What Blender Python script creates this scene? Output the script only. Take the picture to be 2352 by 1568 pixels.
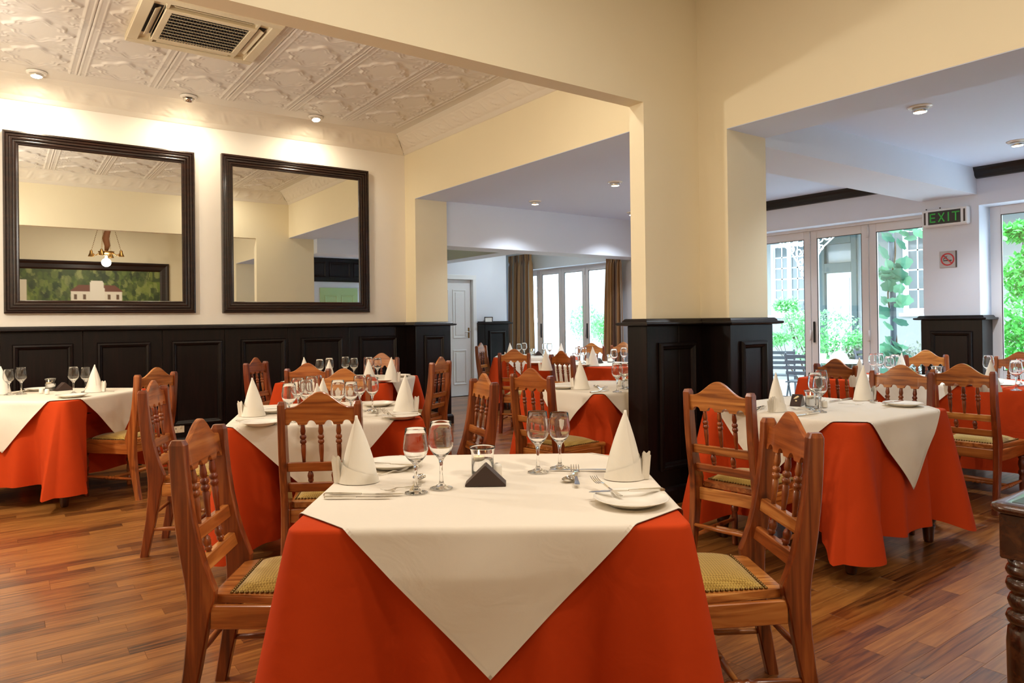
import bpy, bmesh, math, random
from mathutils import Vector, Matrix
random.seed(7)
PI = math.pi
for o in list(bpy.data.objects):
    bpy.data.objects.remove(o)
S = bpy.context.scene
COL = S.collection
sin, cos, exp, sqrt = math.sin, math.cos, math.exp, math.sqrt

# ------------------------------------------------------------------ camera
EYE = 1.28
F_PX, YAW, PITCH, ROLL, SHY = 1620.1, 0.945075, 0.0045416, 0.0123007, -53.5
def _rot():
    cy, s = cos(YAW), sin(YAW)
    A = Matrix(((s, -cy, 0), (0, 0, -1), (cy, s, 0)))
    cp, sp = cos(PITCH), sin(PITCH)
    Rx = Matrix(((1, 0, 0), (0, cp, sp), (0, -sp, cp)))
    cr, sr = cos(ROLL), sin(ROLL)
    Rz = Matrix(((cr, sr, 0), (-sr, cr, 0), (0, 0, 1)))
    return Rz @ Rx @ A
CAMR = _rot()
cam = bpy.data.cameras.new('camera')
cam.sensor_width = 36.0
cam.lens = F_PX * 36.0 / 2352
cam.shift_y = SHY / 2352
cam.clip_start = 0.05
cam.clip_end = 200
camo = bpy.data.objects.new('camera', cam)
COL.objects.link(camo)
camo.matrix_world = Matrix.Translation((0, 0, EYE)) @ Matrix((CAMR[0], -CAMR[1], -CAMR[2])).transposed().to_4x4()
S.camera = camo
def ray(u, v):
    return CAMR.transposed() @ Vector(((u - 1176) / F_PX, (v - 784 - SHY) / F_PX, 1.0))
def at(u, v, z):                       # point of a horizontal plane seen at photograph pixel (u, v)
    d = ray(u, v)
    return d * ((z - EYE) / d.z) + Vector((0, 0, EYE))
def atx(u, v, x):
    d = ray(u, v)
    return d * (x / d.x) + Vector((0, 0, EYE))
def aty(u, v, y):
    d = ray(u, v)
    return d * (y / d.y) + Vector((0, 0, EYE))
def topix(p):
    q = CAMR @ (Vector(p) - Vector((0, 0, EYE)))
    return (1176 + F_PX * q.x / q.z, 784 + SHY + F_PX * q.y / q.z, q.z)

# ------------------------------------------------------------------ world, exposure
S.view_settings.view_transform = 'Standard'
S.view_settings.look = 'None'
S.view_settings.exposure = 0.10
S.view_settings.gamma = 1.0
S.view_settings.use_curve_mapping = False
S.cycles.use_denoising = True
S.cycles.max_bounces = 10
S.cycles.diffuse_bounces = 5
S.cycles.glossy_bounces = 5
S.cycles.transmission_bounces = 10
S.cycles.transparent_max_bounces = 12
S.cycles.sample_clamp_indirect = 6
S.cycles.sample_clamp_direct = 30
W = bpy.data.worlds.new('sky')
S.world = W
W.use_nodes = True
wn = W.node_tree
bg = wn.nodes['Background']
bg.inputs[0].default_value = (0.74, 0.87, 1.0, 1)
bg.inputs[1].default_value = 11.0
WARM = (1.0, 0.76, 0.46)
COOLW = (0.86, 0.93, 1.0)

def lamp(name, kind, loc, energy, color, rot=(0, 0, 0), **kw):
    l = bpy.data.lights.new(name, kind)
    l.energy = energy
    l.color = color
    for k, v in kw.items():
        setattr(l, k, v)
    o = bpy.data.objects.new(name, l)
    o.location = loc
    o.rotation_euler = rot
    COL.objects.link(o)
    return o
# unseen ceiling lamps added to light the rooms, then the rooms' own spots (their fittings are built with the ceilings)
FILL_C = [(-0.9, 1.9), (1.1, 2.0), (2.2, 1.6), (1.6, -0.9)]  # unseen, added for warm light on the front table and walls
for x, y in FILL_C:
    lamp('added_fill_light', 'AREA', (x, y, 3.58), (32 if y < 0 else 16), (1.0, 0.90, 0.78), shape='DISK', size=0.30)
FILL_A = [(-0.9, 4.1), (2.9, 4.1), (-1.2, 6.4)]  # unseen too, added to light the mirror room
for x, y in FILL_A:
    lamp('added_fill_light', 'AREA', (x, y, 3.53), 14, (1.0, 0.90, 0.76), shape='DISK', size=0.14)
SPOT_A = [(0.265, 7.60), (1.53, 7.58), (2.83, 7.56)]
for x, y in SPOT_A:
    lamp('wall_spot_light', 'SPOT', (x, y, 3.46), 34, (1.0, 0.86, 0.64), rot=(math.radians(20), 0, 0), spot_size=2.9, spot_blend=1.0, shadow_soft_size=0.06)
SPOT_B = [(5.541, 5.675), (5.547, 7.14), (5.463, 2.423), (7.277, 2.418), (7.3, 5.675), (7.3, 7.14)]
for x, y in SPOT_B:
    lamp('down_light', 'SPOT', (x, y, 2.76), (125 if y < 3 else 80), COOLW, spot_size=2.2, spot_blend=0.6, shadow_soft_size=0.04)
lamp('far_room_light', 'AREA', (6.9, 9.4, 2.72), 12, COOLW, shape='DISK', size=0.3)  # bare light for the far room, no fitting built

# ------------------------------------------------------------------ materials
MATS = {}
def newmat(name):
    m = bpy.data.materials.new(name)
    m.use_nodes = True
    MATS[name] = m
    nt = m.node_tree
    return m, nt, nt.nodes, nt.nodes['Principled BSDF']
def setp(b, **kw):
    for k, v in kw.items():
        k = k.replace('_', ' ')
        if k in b.inputs:
            b.inputs[k].default_value = v
def rgb(r, g, b):
    def f(c):
        c /= 255.0
        return c / 12.92 if c <= 0.04045 else ((c + 0.055) / 1.055) ** 2.4
    return (f(r), f(g), f(b), 1)
def simple(name, col, rough=0.5, metal=0.0, bump=0.0, bscale=60, var=0.0, **kw):
    m, nt, n, b = newmat(name)
    setp(b, Base_Color=col, Roughness=rough, Metallic=metal, **kw)
    if bump or var:
        tc = n.new('ShaderNodeTexCoord')
        no = n.new('ShaderNodeTexNoise')
        no.inputs['Scale'].default_value = bscale
        no.inputs['Detail'].default_value = 4
        nt.links.new(tc.outputs['Object'], no.inputs['Vector'])
        if bump:
            bu = n.new('ShaderNodeBump')
            bu.inputs['Strength'].default_value = bump
            bu.inputs['Distance'].default_value = 0.004
            nt.links.new(no.outputs['Fac'], bu.inputs['Height'])
            nt.links.new(bu.outputs['Normal'], b.inputs['Normal'])
        if var:
            n2 = n.new('ShaderNodeTexNoise')
            n2.inputs['Scale'].default_value = bscale * 0.08
            nt.links.new(tc.outputs['Object'], n2.inputs['Vector'])
            mx = n.new('ShaderNodeMixRGB')
            mx.inputs[1].default_value = col
            mx.inputs[2].default_value = (col[0] * (1 - var), col[1] * (1 - var), col[2] * (1 - var), 1)
            nt.links.new(n2.outputs['Fac'], mx.inputs[0])
            nt.links.new(mx.outputs[0], b.inputs['Base Color'])
    return m
def math_node(nt, op, a, b=None):
    q = nt.nodes.new('ShaderNodeMath')
    q.operation = op
    for i, v in enumerate((a, b)):
        if v is None:
            continue
        if isinstance(v, (int, float)):
            q.inputs[i].default_value = v
        else:
            nt.links.new(v, q.inputs[i])
    return q.outputs[0]
def wood(name, dark, mid, light, axis, rough=0.3, coat=0.35, tone=0.5, knots=True, fine=1.0, spec=0.5):
    m, nt, n, b = newmat(name)
    setp(b, Specular_IOR_Level=spec, Roughness=rough, Coat_Weight=coat, Coat_Roughness=0.12)
    tc = n.new('ShaderNodeTexCoord')
    oi = n.new('ShaderNodeObjectInfo')
    off = n.new('ShaderNodeVectorMath')
    off.operation = 'ADD'
    cmb = n.new('ShaderNodeCombineXYZ')
    r50 = math_node(nt, 'MULTIPLY', oi.outputs['Random'], 37.0)
    for i in range(3):
        nt.links.new(r50, cmb.inputs[i])
    nt.links.new(tc.outputs['Object'], off.inputs[0])
    nt.links.new(cmb.outputs[0], off.inputs[1])
    mp = n.new('ShaderNodeMapping')
    sc = [34 * fine, 34 * fine, 34 * fine]
    sc[axis] = 2.2 * fine
    mp.inputs['Scale'].default_value = sc
    nt.links.new(off.outputs[0], mp.inputs['Vector'])
    no = n.new('ShaderNodeTexNoise')
    no.inputs['Scale'].default_value = 1.0
    no.inputs['Detail'].default_value = 5
    no.inputs['Distortion'].default_value = 0.9
    nt.links.new(mp.outputs[0], no.inputs['Vector'])
    cr = n.new('ShaderNodeValToRGB')
    cr.color_ramp.elements[0].position = 0.30
    cr.color_ramp.elements[0].color = dark
    cr.color_ramp.elements[1].position = 0.70
    cr.color_ramp.elements[1].color = light
    e = cr.color_ramp.elements.new(0.5)
    e.color = mid
    nt.links.new(no.outputs['Fac'], cr.inputs[0])
    hs = n.new('ShaderNodeMixRGB')
    hs.blend_type = 'MULTIPLY'
    tr = n.new('ShaderNodeValToRGB')
    tr.color_ramp.elements[0].color = (1, 1, 1, 1)
    tr.color_ramp.elements[1].color = (0.56, 0.27, 0.19, 1)
    nt.links.new(oi.outputs['Random'], tr.inputs[0])
    hs.inputs[0].default_value = tone
    nt.links.new(cr.outputs[0], hs.inputs[1])
    nt.links.new(tr.outputs[0], hs.inputs[2])
    last = hs.outputs[0]
    if knots:
        vo = n.new('ShaderNodeTexVoronoi')
        vo.inputs['Scale'].default_value = 6.5
        nt.links.new(off.outputs[0], vo.inputs['Vector'])
        kr = n.new('ShaderNodeValToRGB')
        kr.color_ramp.elements[0].position = 0.05
        kr.color_ramp.elements[0].color = (0.25, 0.12, 0.08, 1)
        kr.color_ramp.elements[1].position = 0.16
        kr.color_ramp.elements[1].color = (1, 1, 1, 1)
        nt.links.new(vo.outputs['Distance'], kr.inputs[0])
        k2 = n.new('ShaderNodeMixRGB')
        k2.blend_type = 'MULTIPLY'
        k2.inputs[0].default_value = 0.7
        nt.links.new(last, k2.inputs[1])
        nt.links.new(kr.outputs[0], k2.inputs[2])
        last = k2.outputs[0]
    nt.links.new(last, b.inputs['Base Color'])
    bu = n.new('ShaderNodeBump')
    bu.inputs['Strength'].default_value = 0.08
    bu.inputs['Distance'].default_value = 0.002
    nt.links.new(no.outputs['Fac'], bu.inputs['Height'])
    nt.links.new(bu.outputs['Normal'], b.inputs['Normal'])
    return m

PLASTER = simple('warm_plaster', rgb(238, 225, 192), 0.75, bump=0.08, bscale=45, var=0.03)
PLASTER_W = simple('white_plaster', rgb(226, 232, 244), 0.75, bump=0.08, bscale=45, var=0.03)
PLASTER_R = simple('mirror_wall_plaster', rgb(238, 231, 219), 0.75, bump=0.08, bscale=45, var=0.03)
CEILW = simple('white_ceiling_paint', rgb(216, 225, 244), 0.8, bump=0.05, bscale=30)
TINM = simple('painted_tin', rgb(232, 225, 214), 0.42, bump=0.03, bscale=200)
CORN = simple('painted_cornice', rgb(236, 226, 208), 0.5)
CREAM = simple('cream_paint', rgb(226, 216, 170), 0.8)
WD = [wood('chair_rail_wood', rgb(128, 70, 26), rgb(184, 114, 50), rgb(214, 150, 78), 0, tone=0.8),
      wood('chair_seat_wood', rgb(128, 70, 26), rgb(186, 116, 52), rgb(216, 152, 80), 1, tone=0.7),
      wood('chair_post_wood', rgb(92, 42, 16), rgb(142, 74, 31), rgb(180, 108, 50), 2, tone=0.95)]
DARKW = wood('dark_panel_wood', rgb(10, 5, 5), rgb(17, 9, 8), rgb(28, 15, 12), 2, rough=0.36, coat=0.05, tone=0.2, knots=False, spec=0.28)
FRAMEW = wood('mirror_frame_wood', rgb(22, 10, 5), rgb(34, 16, 9), rgb(50, 25, 14), 0, rough=0.28, coat=0.25, tone=0.1, knots=False)
LEGW = wood('dark_leg_wood', rgb(40, 18, 8), rgb(66, 32, 15), rgb(88, 44, 22), 2, rough=0.28, coat=0.4, tone=0.2, knots=False)
SIDEW = wood('old_table_wood', rgb(38, 20, 12), rgb(62, 33, 18), rgb(84, 48, 26), 0, rough=0.25, coat=0.5, tone=0.1, knots=False)

def fabric(name, col, rough=0.85, weave=900, strength=0.15, sheen=0.2, crease=0.0):
    m, nt, n, b = newmat(name)
    setp(b, Base_Color=col, Roughness=rough, Sheen_Weight=sheen, Specular_IOR_Level=0.12)
    tc = n.new('ShaderNodeTexCoord')
    no = n.new('ShaderNodeTexNoise')
    no.inputs['Scale'].default_value = weave
    nt.links.new(tc.outputs['Object'], no.inputs['Vector'])
    h = no.outputs['Fac']
    if crease:
        n2 = n.new('ShaderNodeTexNoise')
        n2.inputs['Scale'].default_value = 7
        n2.inputs['Detail'].default_value = 3
        n2.inputs['Distortion'].default_value = 1.2
        nt.links.new(tc.outputs['Object'], n2.inputs['Vector'])
        b2 = n.new('ShaderNodeBump')
        b2.inputs['Strength'].default_value = crease
        b2.inputs['Distance'].default_value = 0.03
        nt.links.new(n2.outputs['Fac'], b2.inputs['Height'])
    bu = n.new('ShaderNodeBump')
    bu.inputs['Strength'].default_value = strength
    bu.inputs['Distance'].default_value = 0.001
    nt.links.new(h, bu.inputs['Height'])
    if crease:
        nt.links.new(b2.outputs['Normal'], bu.inputs['Normal'])
    nt.links.new(bu.outputs['Normal'], b.inputs['Normal'])
    return m
RED = fabric('rust_red_cloth', rgb(188, 62, 20), crease=0.10, sheen=0.0)
WHITE = fabric('ivory_cloth', rgb(226, 216, 200), crease=0.08, sheen=0.0)
NAPK = fabric('napkin_cloth', rgb(236, 229, 215), sheen=0.1, crease=0.1)

def seatfab():
    m, nt, n, b = newmat('olive_seat_fabric')
    setp(b, Roughness=0.9, Sheen_Weight=0.3)
    tc = n.new('ShaderNodeTexCoord')
    mp = n.new('ShaderNodeMapping')
    mp.inputs['Rotation'].default_value = (0, 0, PI / 4)
    mp.inputs['Scale'].default_value = (150, 150, 150)
    nt.links.new(tc.outputs['Object'], mp.inputs['Vector'])
    ck = n.new('ShaderNodeTexChecker')
    ck.inputs['Scale'].default_value = 1.0
    ck.inputs['Color1'].default_value = rgb(146, 112, 34)
    ck.inputs['Color2'].default_value = rgb(190, 156, 72)
    nt.links.new(mp.outputs[0], ck.inputs['Vector'])
    nt.links.new(ck.outputs[0], b.inputs['Base Color'])
    bu = n.new('ShaderNodeBump')
    bu.inputs['Strength'].default_value = 0.25
    bu.inputs['Distance'].default_value = 0.002
    nt.links.new(ck.outputs['Fac'], bu.inputs['Height'])
    nt.links.new(bu.outputs['Normal'], b.inputs['Normal'])
    return m
SEATF = seatfab()
NAILM = simple('brass_nail', rgb(120, 92, 50), 0.35, 0.9)

def glassmat(name, ior=1.47, col=(1, 1, 1, 1)):
    m, nt, n, b = newmat(name)
    setp(b, Base_Color=col, Roughness=0.0, IOR=ior, Transmission_Weight=1.0)
    return m
GLASS = glassmat('clear_glass')
WATER = glassmat('water', 1.33)
def panemat():
    m, nt, n, b = newmat('window_pane_glass')
    n.remove(b)
    out = n['Material Output']
    tr = n.new('ShaderNodeBsdfTransparent')
    tr.inputs[0].default_value = (0.95, 0.98, 0.97, 1)
    gl = n.new('ShaderNodeBsdfGlossy')
    gl.inputs['Roughness'].default_value = 0.02
    fr = n.new('ShaderNodeFresnel')
    fr.inputs['IOR'].default_value = 1.5
    mx = n.new('ShaderNodeMixShader')
    ge = n.new('ShaderNodeNewGeometry')
    io = n.new('ShaderNodeMix')
    io.inputs[2].default_value = 1.5
    io.inputs[3].default_value = 1 / 1.5
    nt.links.new(ge.outputs['Backfacing'], io.inputs[0])
    nt.links.new(io.outputs[0], fr.inputs['IOR'])
    nt.links.new(fr.outputs[0], mx.inputs[0])
    nt.links.new(tr.outputs[0], mx.inputs[1])
    nt.links.new(gl.outputs[0], mx.inputs[2])
    nt.links.new(mx.outputs[0], out.inputs['Surface'])
    return m
PANE = panemat()
MIRROR = simple('mirror_silver', (0.86, 0.88, 0.86, 1), 0.0, 1.0)
STEEL = simple('polished_steel', (0.78, 0.76, 0.72, 1), 0.14, 1.0)
CHINA = simple('white_china', rgb(240, 234, 222), 0.16, Coat_Weight=0.4)
WAX = simple('candle_wax', rgb(250, 232, 200), 0.5, Subsurface_Weight=0.0)
LEATHER = simple('dark_brown_leatherette', rgb(52, 32, 24), 0.38)
GOLD = simple('pale_gold_print', rgb(226, 206, 160), 0.4)
ALU = simple('grey_aluminium', rgb(222, 218, 218), 0.4, 0.0)
WHITEP = simple('white_gloss_paint', rgb(232, 234, 238), 0.35)
BLACKP = simple('black_paint', rgb(14, 13, 13), 0.4)
DARKIRON = simple('dark_iron', rgb(62, 70, 78), 0.5)
PLASTIC = simple('ivory_plastic', rgb(226, 210, 180), 0.35)
ACPL = simple('aged_white_plastic', rgb(222, 208, 176), 0.4)
ACDARK = simple('dark_filter', rgb(46, 40, 36), 0.7)
GREENL = simple('exit_green', rgb(40, 150, 50), 0.4, Emission_Color=rgb(30, 130, 40), Emission_Strength=0.25)
REDP = simple('sign_red', rgb(190, 28, 40), 0.4)
SIGNG = simple('brushed_sign', rgb(170, 166, 172), 0.4, 0.2)
PAPER = simple('white_paper', rgb(235, 235, 232), 0.8)
BRASS = simple('aged_brass', rgb(150, 112, 58), 0.3, 0.9)
GNARL = simple('gnarled_wood', rgb(130, 80, 40), 0.7, bump=0.5, bscale=30)
PALEGRN = simple('pale_green_paint', rgb(176, 206, 150), 0.5)
HINGE = simple('dark_hinge', rgb(70, 68, 70), 0.4, 0.5)
PATIO = simple('patio_paving', rgb(216, 218, 218), 0.8, bump=0.2, bscale=8, var=0.15)
FACADE = simple('outside_wall', rgb(150, 152, 152), 0.85, bump=0.05, bscale=6)
FACADEG = simple('outside_grey_wall', rgb(170, 172, 172), 0.85)
DARKGRN = simple('dark_slate_paint', rgb(66, 82, 84), 0.6)
PATIOW = simple('dark_patio_wood', rgb(58, 64, 70), 0.6)
BARK = simple('bark', rgb(84, 66, 48), 0.9, bump=0.4, bscale=40)
SOIL = simple('planter_brick', rgb(150, 128, 120), 0.9)
def leafmat(name, c1, c2):
    m, nt, n, b = newmat(name)
    setp(b, Roughness=0.5)
    g = n.new('ShaderNodeNewGeometry')
    oi = n.new('ShaderNodeObjectInfo')
    r = math_node(nt, 'FRACT', math_node(nt, 'ADD', g.outputs['Random Per Island'], oi.outputs['Random']))
    mx = n.new('ShaderNodeMixRGB')
    mx.inputs[1].default_value = c1
    mx.inputs[2].default_value = c2
    nt.links.new(r, mx.inputs[0])
    nt.links.new(mx.outputs[0], b.inputs['Base Color'])
    tl = n.new('ShaderNodeBsdfTranslucent')
    nt.links.new(mx.outputs[0], tl.inputs[0])
    ms = n.new('ShaderNodeMixShader')
    ms.inputs[0].default_value = 0.4
    out = n['Material Output']
    nt.links.new(b.outputs[0], ms.inputs[1])
    nt.links.new(tl.outputs[0], ms.inputs[2])
    nt.links.new(ms.outputs[0], out.inputs['Surface'])
    return m
LEAF_D = leafmat('vine_leaf', rgb(62, 104, 88), rgb(112, 170, 132))
LEAF_B = leafmat('bright_leaf', rgb(40, 150, 60), rgb(120, 226, 110))
LEAF_P = leafmat('pale_leaf', rgb(120, 200, 130), rgb(176, 232, 170))
LEAF_G = leafmat('grey_leaf', rgb(110, 118, 104), rgb(150, 160, 140))

def plankmat():
    m, nt, n, b = newmat('laminate_plank')
    setp(b, Roughness=0.34, Coat_Weight=0.4, Coat_Roughness=0.15)
    g = n.new('ShaderNodeNewGeometry')
    oi = n.new('ShaderNodeObjectInfo')
    rnd = math_node(nt, 'FRACT', math_node(nt, 'ADD', g.outputs['Random Per Island'], oi.outputs['Random']))
    cmb = n.new('ShaderNodeCombineXYZ')
    r = math_node(nt, 'MULTIPLY', rnd, 53.0)
    for i in range(3):
        nt.links.new(r, cmb.inputs[i])
    ad = n.new('ShaderNodeVectorMath')
    nt.links.new(g.outputs['Position'], ad.inputs[0])
    nt.links.new(cmb.outputs[0], ad.inputs[1])
    mp = n.new('ShaderNodeMapping')
    mp.inputs['Scale'].default_value = (2.4, 40, 40)
    nt.links.new(ad.outputs[0], mp.inputs['Vector'])
    no = n.new('ShaderNodeTexNoise')
    no.inputs['Scale'].default_value = 1
    no.inputs['Detail'].default_value = 5
    no.inputs['Distortion'].default_value = 1.3
    nt.links.new(mp.outputs[0], no.inputs['Vector'])
    f = math_node(nt, 'ADD', math_node(nt, 'MULTIPLY', no.outputs['Fac'], 1.05), math_node(nt, 'MULTIPLY', rnd, 0.36))
    cr = n.new('ShaderNodeValToRGB')
    el = cr.color_ramp.elements
    el[0].position = 0.40
    el[0].color = rgb(58, 29, 11)
    el[1].position = 1.0
    el[1].color = rgb(166, 110, 52)
    e = el.new(0.62)
    e.color = rgb(120, 71, 29)
    nt.links.new(f, cr.inputs[0])
    nt.links.new(cr.outputs[0], b.inputs['Base Color'])
    bu = n.new('ShaderNodeBump')
    bu.inputs['Strength'].default_value = 0.06
    bu.inputs['Distance'].default_value = 0.002
    nt.links.new(no.outputs['Fac'], bu.inputs['Height'])
    nt.links.new(bu.outputs['Normal'], b.inputs['Normal'])
    return m
PLANK = plankmat()
SUBF = simple('floor_base', rgb(40, 22, 12), 0.7)

def curtainmat():
    m, nt, n, b = newmat('striped_curtain_silk')
    setp(b, Roughness=0.42, Sheen_Weight=0.4)
    uv = n.new('ShaderNodeAttribute')
    uv.attribute_name = 'stripe'
    cr = n.new('ShaderNodeValToRGB')
    cr.color_ramp.interpolation = 'CONSTANT'
    cols = [(0.0, (150, 108, 66)), (0.2, (92, 66, 48)), (0.32, (168, 126, 78)), (0.55, (150, 140, 128)), (0.68, (86, 58, 46)), (0.8, (176, 136, 88)), (0.93, (120, 84, 54))]
    el = cr.color_ramp.elements
    el[0].color = rgb(*cols[0][1])
    el[1].position = cols[1][0]
    el[1].color = rgb(*cols[1][1])
    for p, c in cols[2:]:
        e = el.new(p)
        e.color = rgb(*c)
    nt.links.new(math_node(nt, 'FRACT', uv.outputs['Fac']), cr.inputs[0])
    nt.links.new(cr.outputs[0], b.inputs['Base Color'])
    return m
CURT = curtainmat()
def emis(name, col, st):
    m, nt, n, b = newmat(name)
    setp(b, Base_Color=(0, 0, 0, 1), Emission_Color=col, Emission_Strength=st)
    return m
BULB = emis('lamp_glow', (1.0, 0.82, 0.55, 1), 22)
FLAME = emis('candle_flame', (1.0, 0.62, 0.22, 1), 14)
BULBC = emis('shade_glow', (1.0, 0.78, 0.45, 1), 4)

# ------------------------------------------------------------------ mesh helpers
class MB:
    def __init__(s):
        s.v, s.f, s.sm = [], [], []
    def add(s, vs, fs, smooth=False):
        o = len(s.v)
        s.v += [tuple(p) for p in vs]
        s.f += [tuple(i + o for i in f) for f in fs]
        s.sm += [smooth] * len(fs)
        return s
    def box(s, x0, x1, y0, y1, z0, z1, M=None):
        vs = [Vector(p) for p in ((x0, y0, z0), (x1, y0, z0), (x1, y1, z0), (x0, y1, z0), (x0, y0, z1), (x1, y0, z1), (x1, y1, z1), (x0, y1, z1))]
        if M is not None:
            vs = [M @ p for p in vs]
        return s.add(vs, [(3, 2, 1, 0), (4, 5, 6, 7), (0, 1, 5, 4), (1, 2, 6, 5), (2, 3, 7, 6), (3, 0, 4, 7)])
    def cbox(s, x0, x1, y0, y1, z0, z1, c=0.004, M=None):      # box with chamfered edges
        bm = bmesh.new()
        vs = [bm.verts.new(p) for p in ((x0, y0, z0), (x1, y0, z0), (x1, y1, z0), (x0, y1, z0), (x0, y0, z1), (x1, y0, z1), (x1, y1, z1), (x0, y1, z1))]
        for f in ((3, 2, 1, 0), (4, 5, 6, 7), (0, 1, 5, 4), (1, 2, 6, 5), (2, 3, 7, 6), (3, 0, 4, 7)):
            bm.faces.new([vs[i] for i in f])
        bmesh.ops.bevel(bm, geom=bm.edges[:], offset=c, segments=1, affect='EDGES', profile=0.5)
        bm.verts.index_update()
        V = [M @ v.co if M is not None else v.co.copy() for v in bm.verts]
        Fs = [tuple(v.index for v in f.verts) for f in bm.faces]
        bm.free()
        return s.add(V, Fs)
    def lathe(s, prof, seg=20, M=None, closed=False, smooth=True):   # prof: [(r, z)]
        vs, fs = [], []
        n = len(prof)
        for i in range(seg):
            a = 2 * PI * i / seg
            for r, z in prof:
                p = Vector((r * cos(a), r * sin(a), z))
                vs.append(M @ p if M is not None else p)
        m = n if closed else n - 1
        for i in range(seg):
            j = (i + 1) % seg
            for k in range(m):
                l = (k + 1) % n
                a, b, c, d = i * n + k, j * n + k, j * n + l, i * n + l
                if prof[k][0] < 1e-6 and prof[l][0] < 1e-6:
                    continue
                if prof[k][0] < 1e-6:
                    fs.append((k, c, d) if i == -1 else (a, c, d))
                elif prof[l][0] < 1e-6:
                    fs.append((a, b, d))
                else:
                    fs.append((a, b, c, d))
        return s.add(vs, fs, smooth)
    def loft(s, rings, cap=True, smooth=False, close=True):
        n = len(rings[0])
        vs = [p for r in rings for p in r]
        fs = []
        for k in range(len(rings) - 1):
            for i in range(n if close else n - 1):
                j = (i + 1) % n
                fs.append((k * n + i, k * n + j, (k + 1) * n + j, (k + 1) * n + i))
        s.add(vs, fs, smooth)
        if cap:
            o = len(s.v) - len(vs)
            s.f.append(tuple(o + i for i in reversed(range(n))))
            s.f.append(tuple(o + (len(rings) - 1) * n + i for i in range(n)))
            s.sm += [False, False]
        return s
    def tube(s, pts, rad, seg=8, smooth=True, cap=True):
        pts = [Vector(p) for p in pts]
        if isinstance(rad, (int, float)):
            rad = [rad] * len(pts)
        rings = []
        ref = Vector((0, 0, 1))
        for i, p in enumerate(pts):
            t = (pts[min(i + 1, len(pts) - 1)] - pts[max(i - 1, 0)]).normalized()
            r0 = ref if abs(t.dot(ref)) < 0.95 else Vector((1, 0, 0))
            a = t.cross(r0).normalized()
            b = t.cross(a).normalized()
            rings.append([p + (a * cos(2 * PI * k / seg) - b * sin(2 * PI * k / seg)) * rad[i] for k in range(seg)])
        return s.loft(rings, cap=cap, smooth=smooth)
    def grid(s, fn, nu, nv, smooth=True):
        vs = [fn(i / nu, j / nv) for i in range(nu + 1) for j in range(nv + 1)]
        fs = [(i * (nv + 1) + j, (i + 1) * (nv + 1) + j, (i + 1) * (nv + 1) + j + 1, i * (nv + 1) + j + 1) for i in range(nu) for j in range(nv)]
        return s.add(vs, fs, smooth)
    def prism(s, poly, d, M=None, smooth=False):      # polygon in xy extruded over z 0..d, then M
        r0 = [Vector((x, y, 0)) for x, y in poly]
        r1 = [Vector((x, y, d)) for x, y in poly]
        if M is not None:
            r0 = [M @ p for p in r0]
            r1 = [M @ p for p in r1]
        return s.loft([r0, r1], True, smooth)
    def sphere(s, c, r, seg=8, rings=5):
        sx, sy, sz = r if isinstance(r, (tuple, list)) else (r, r, r)
        prof = [(sin(PI * k / rings), -cos(PI * k / rings)) for k in range(rings + 1)]
        prof[0] = (0, -1)
        prof[-1] = (0, 1)
        M = Matrix.Translation(c) @ Matrix.Diagonal((sx, sy, sz, 1))
        return s.lathe(prof, seg, M)
    def mesh(s, name):
        me = bpy.data.meshes.new(name)
        me.from_pydata(s.v, [], s.f)
        me.polygons.foreach_set('use_smooth', s.sm)
        me.update()
        return me
    def build(s, name, mat, parent=None, loc=(0, 0, 0), rot=(0, 0, 0)):
        return put(name, s.mesh(name), mat, parent, loc, rot)
def put(name, me, mat=None, parent=None, loc=(0, 0, 0), rot=(0, 0, 0)):
    if mat is not None and not me.materials:
        me.materials.append(mat)
    o = bpy.data.objects.new(name, me)
    o.location = loc
    o.rotation_euler = rot
    o.parent = parent
    COL.objects.link(o)
    return o
def tag(o, label, cat, group=None):
    o['label'] = label
    o['category'] = cat
    if group:
        o['group'] = group
    return o
def thing(name, label, cat, loc=(0, 0, 0), rz=0.0, group=None):
    o = bpy.data.objects.new(name, None)
    o.empty_display_size = 0.05
    o.location = loc
    o.rotation_euler = (0, 0, rz)
    COL.objects.link(o)
    return tag(o, label, cat, group)
def struct(o):
    o['kind'] = 'structure'
    return o
def stuff(o):
    o['kind'] = 'stuff'
    return o
def dup(root, label=None, loc=None, rz=None, group=None):
    def rec(o, par):
        c = o.copy()
        COL.objects.link(c)
        c.parent = par
        for ch in [k for k in KIDS.get(o.name, [])]:
            rec(ch, c)
        return c
    KIDS = {}
    stack = [root]
    while stack:
        q = stack.pop()
        KIDS[q.name] = list(q.children)
        stack += KIDS[q.name]
    r = rec(root, None)
    if label:
        r['label'] = label
    if loc is not None:
        r.location = loc
    if rz is not None:
        r.rotation_euler = (0, 0, rz)
    if group:
        r['group'] = group
    elif 'group' in r:
        del r['group']
    return r
def sbox(name, mat, *boxes, parent=None, c=0):
    m = MB()
    for b in boxes:
        if c:
            m.cbox(*b, c)
        else:
            m.box(*b)
    o = m.build(name, mat, parent)
    return o if parent else struct(o)
RZ = lambda a: Matrix.Rotation(a, 4, 'Z')
RX = lambda a: Matrix.Rotation(a, 4, 'X')
RY = lambda a: Matrix.Rotation(a, 4, 'Y')
TR = lambda *p: Matrix.Translation(p)

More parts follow.
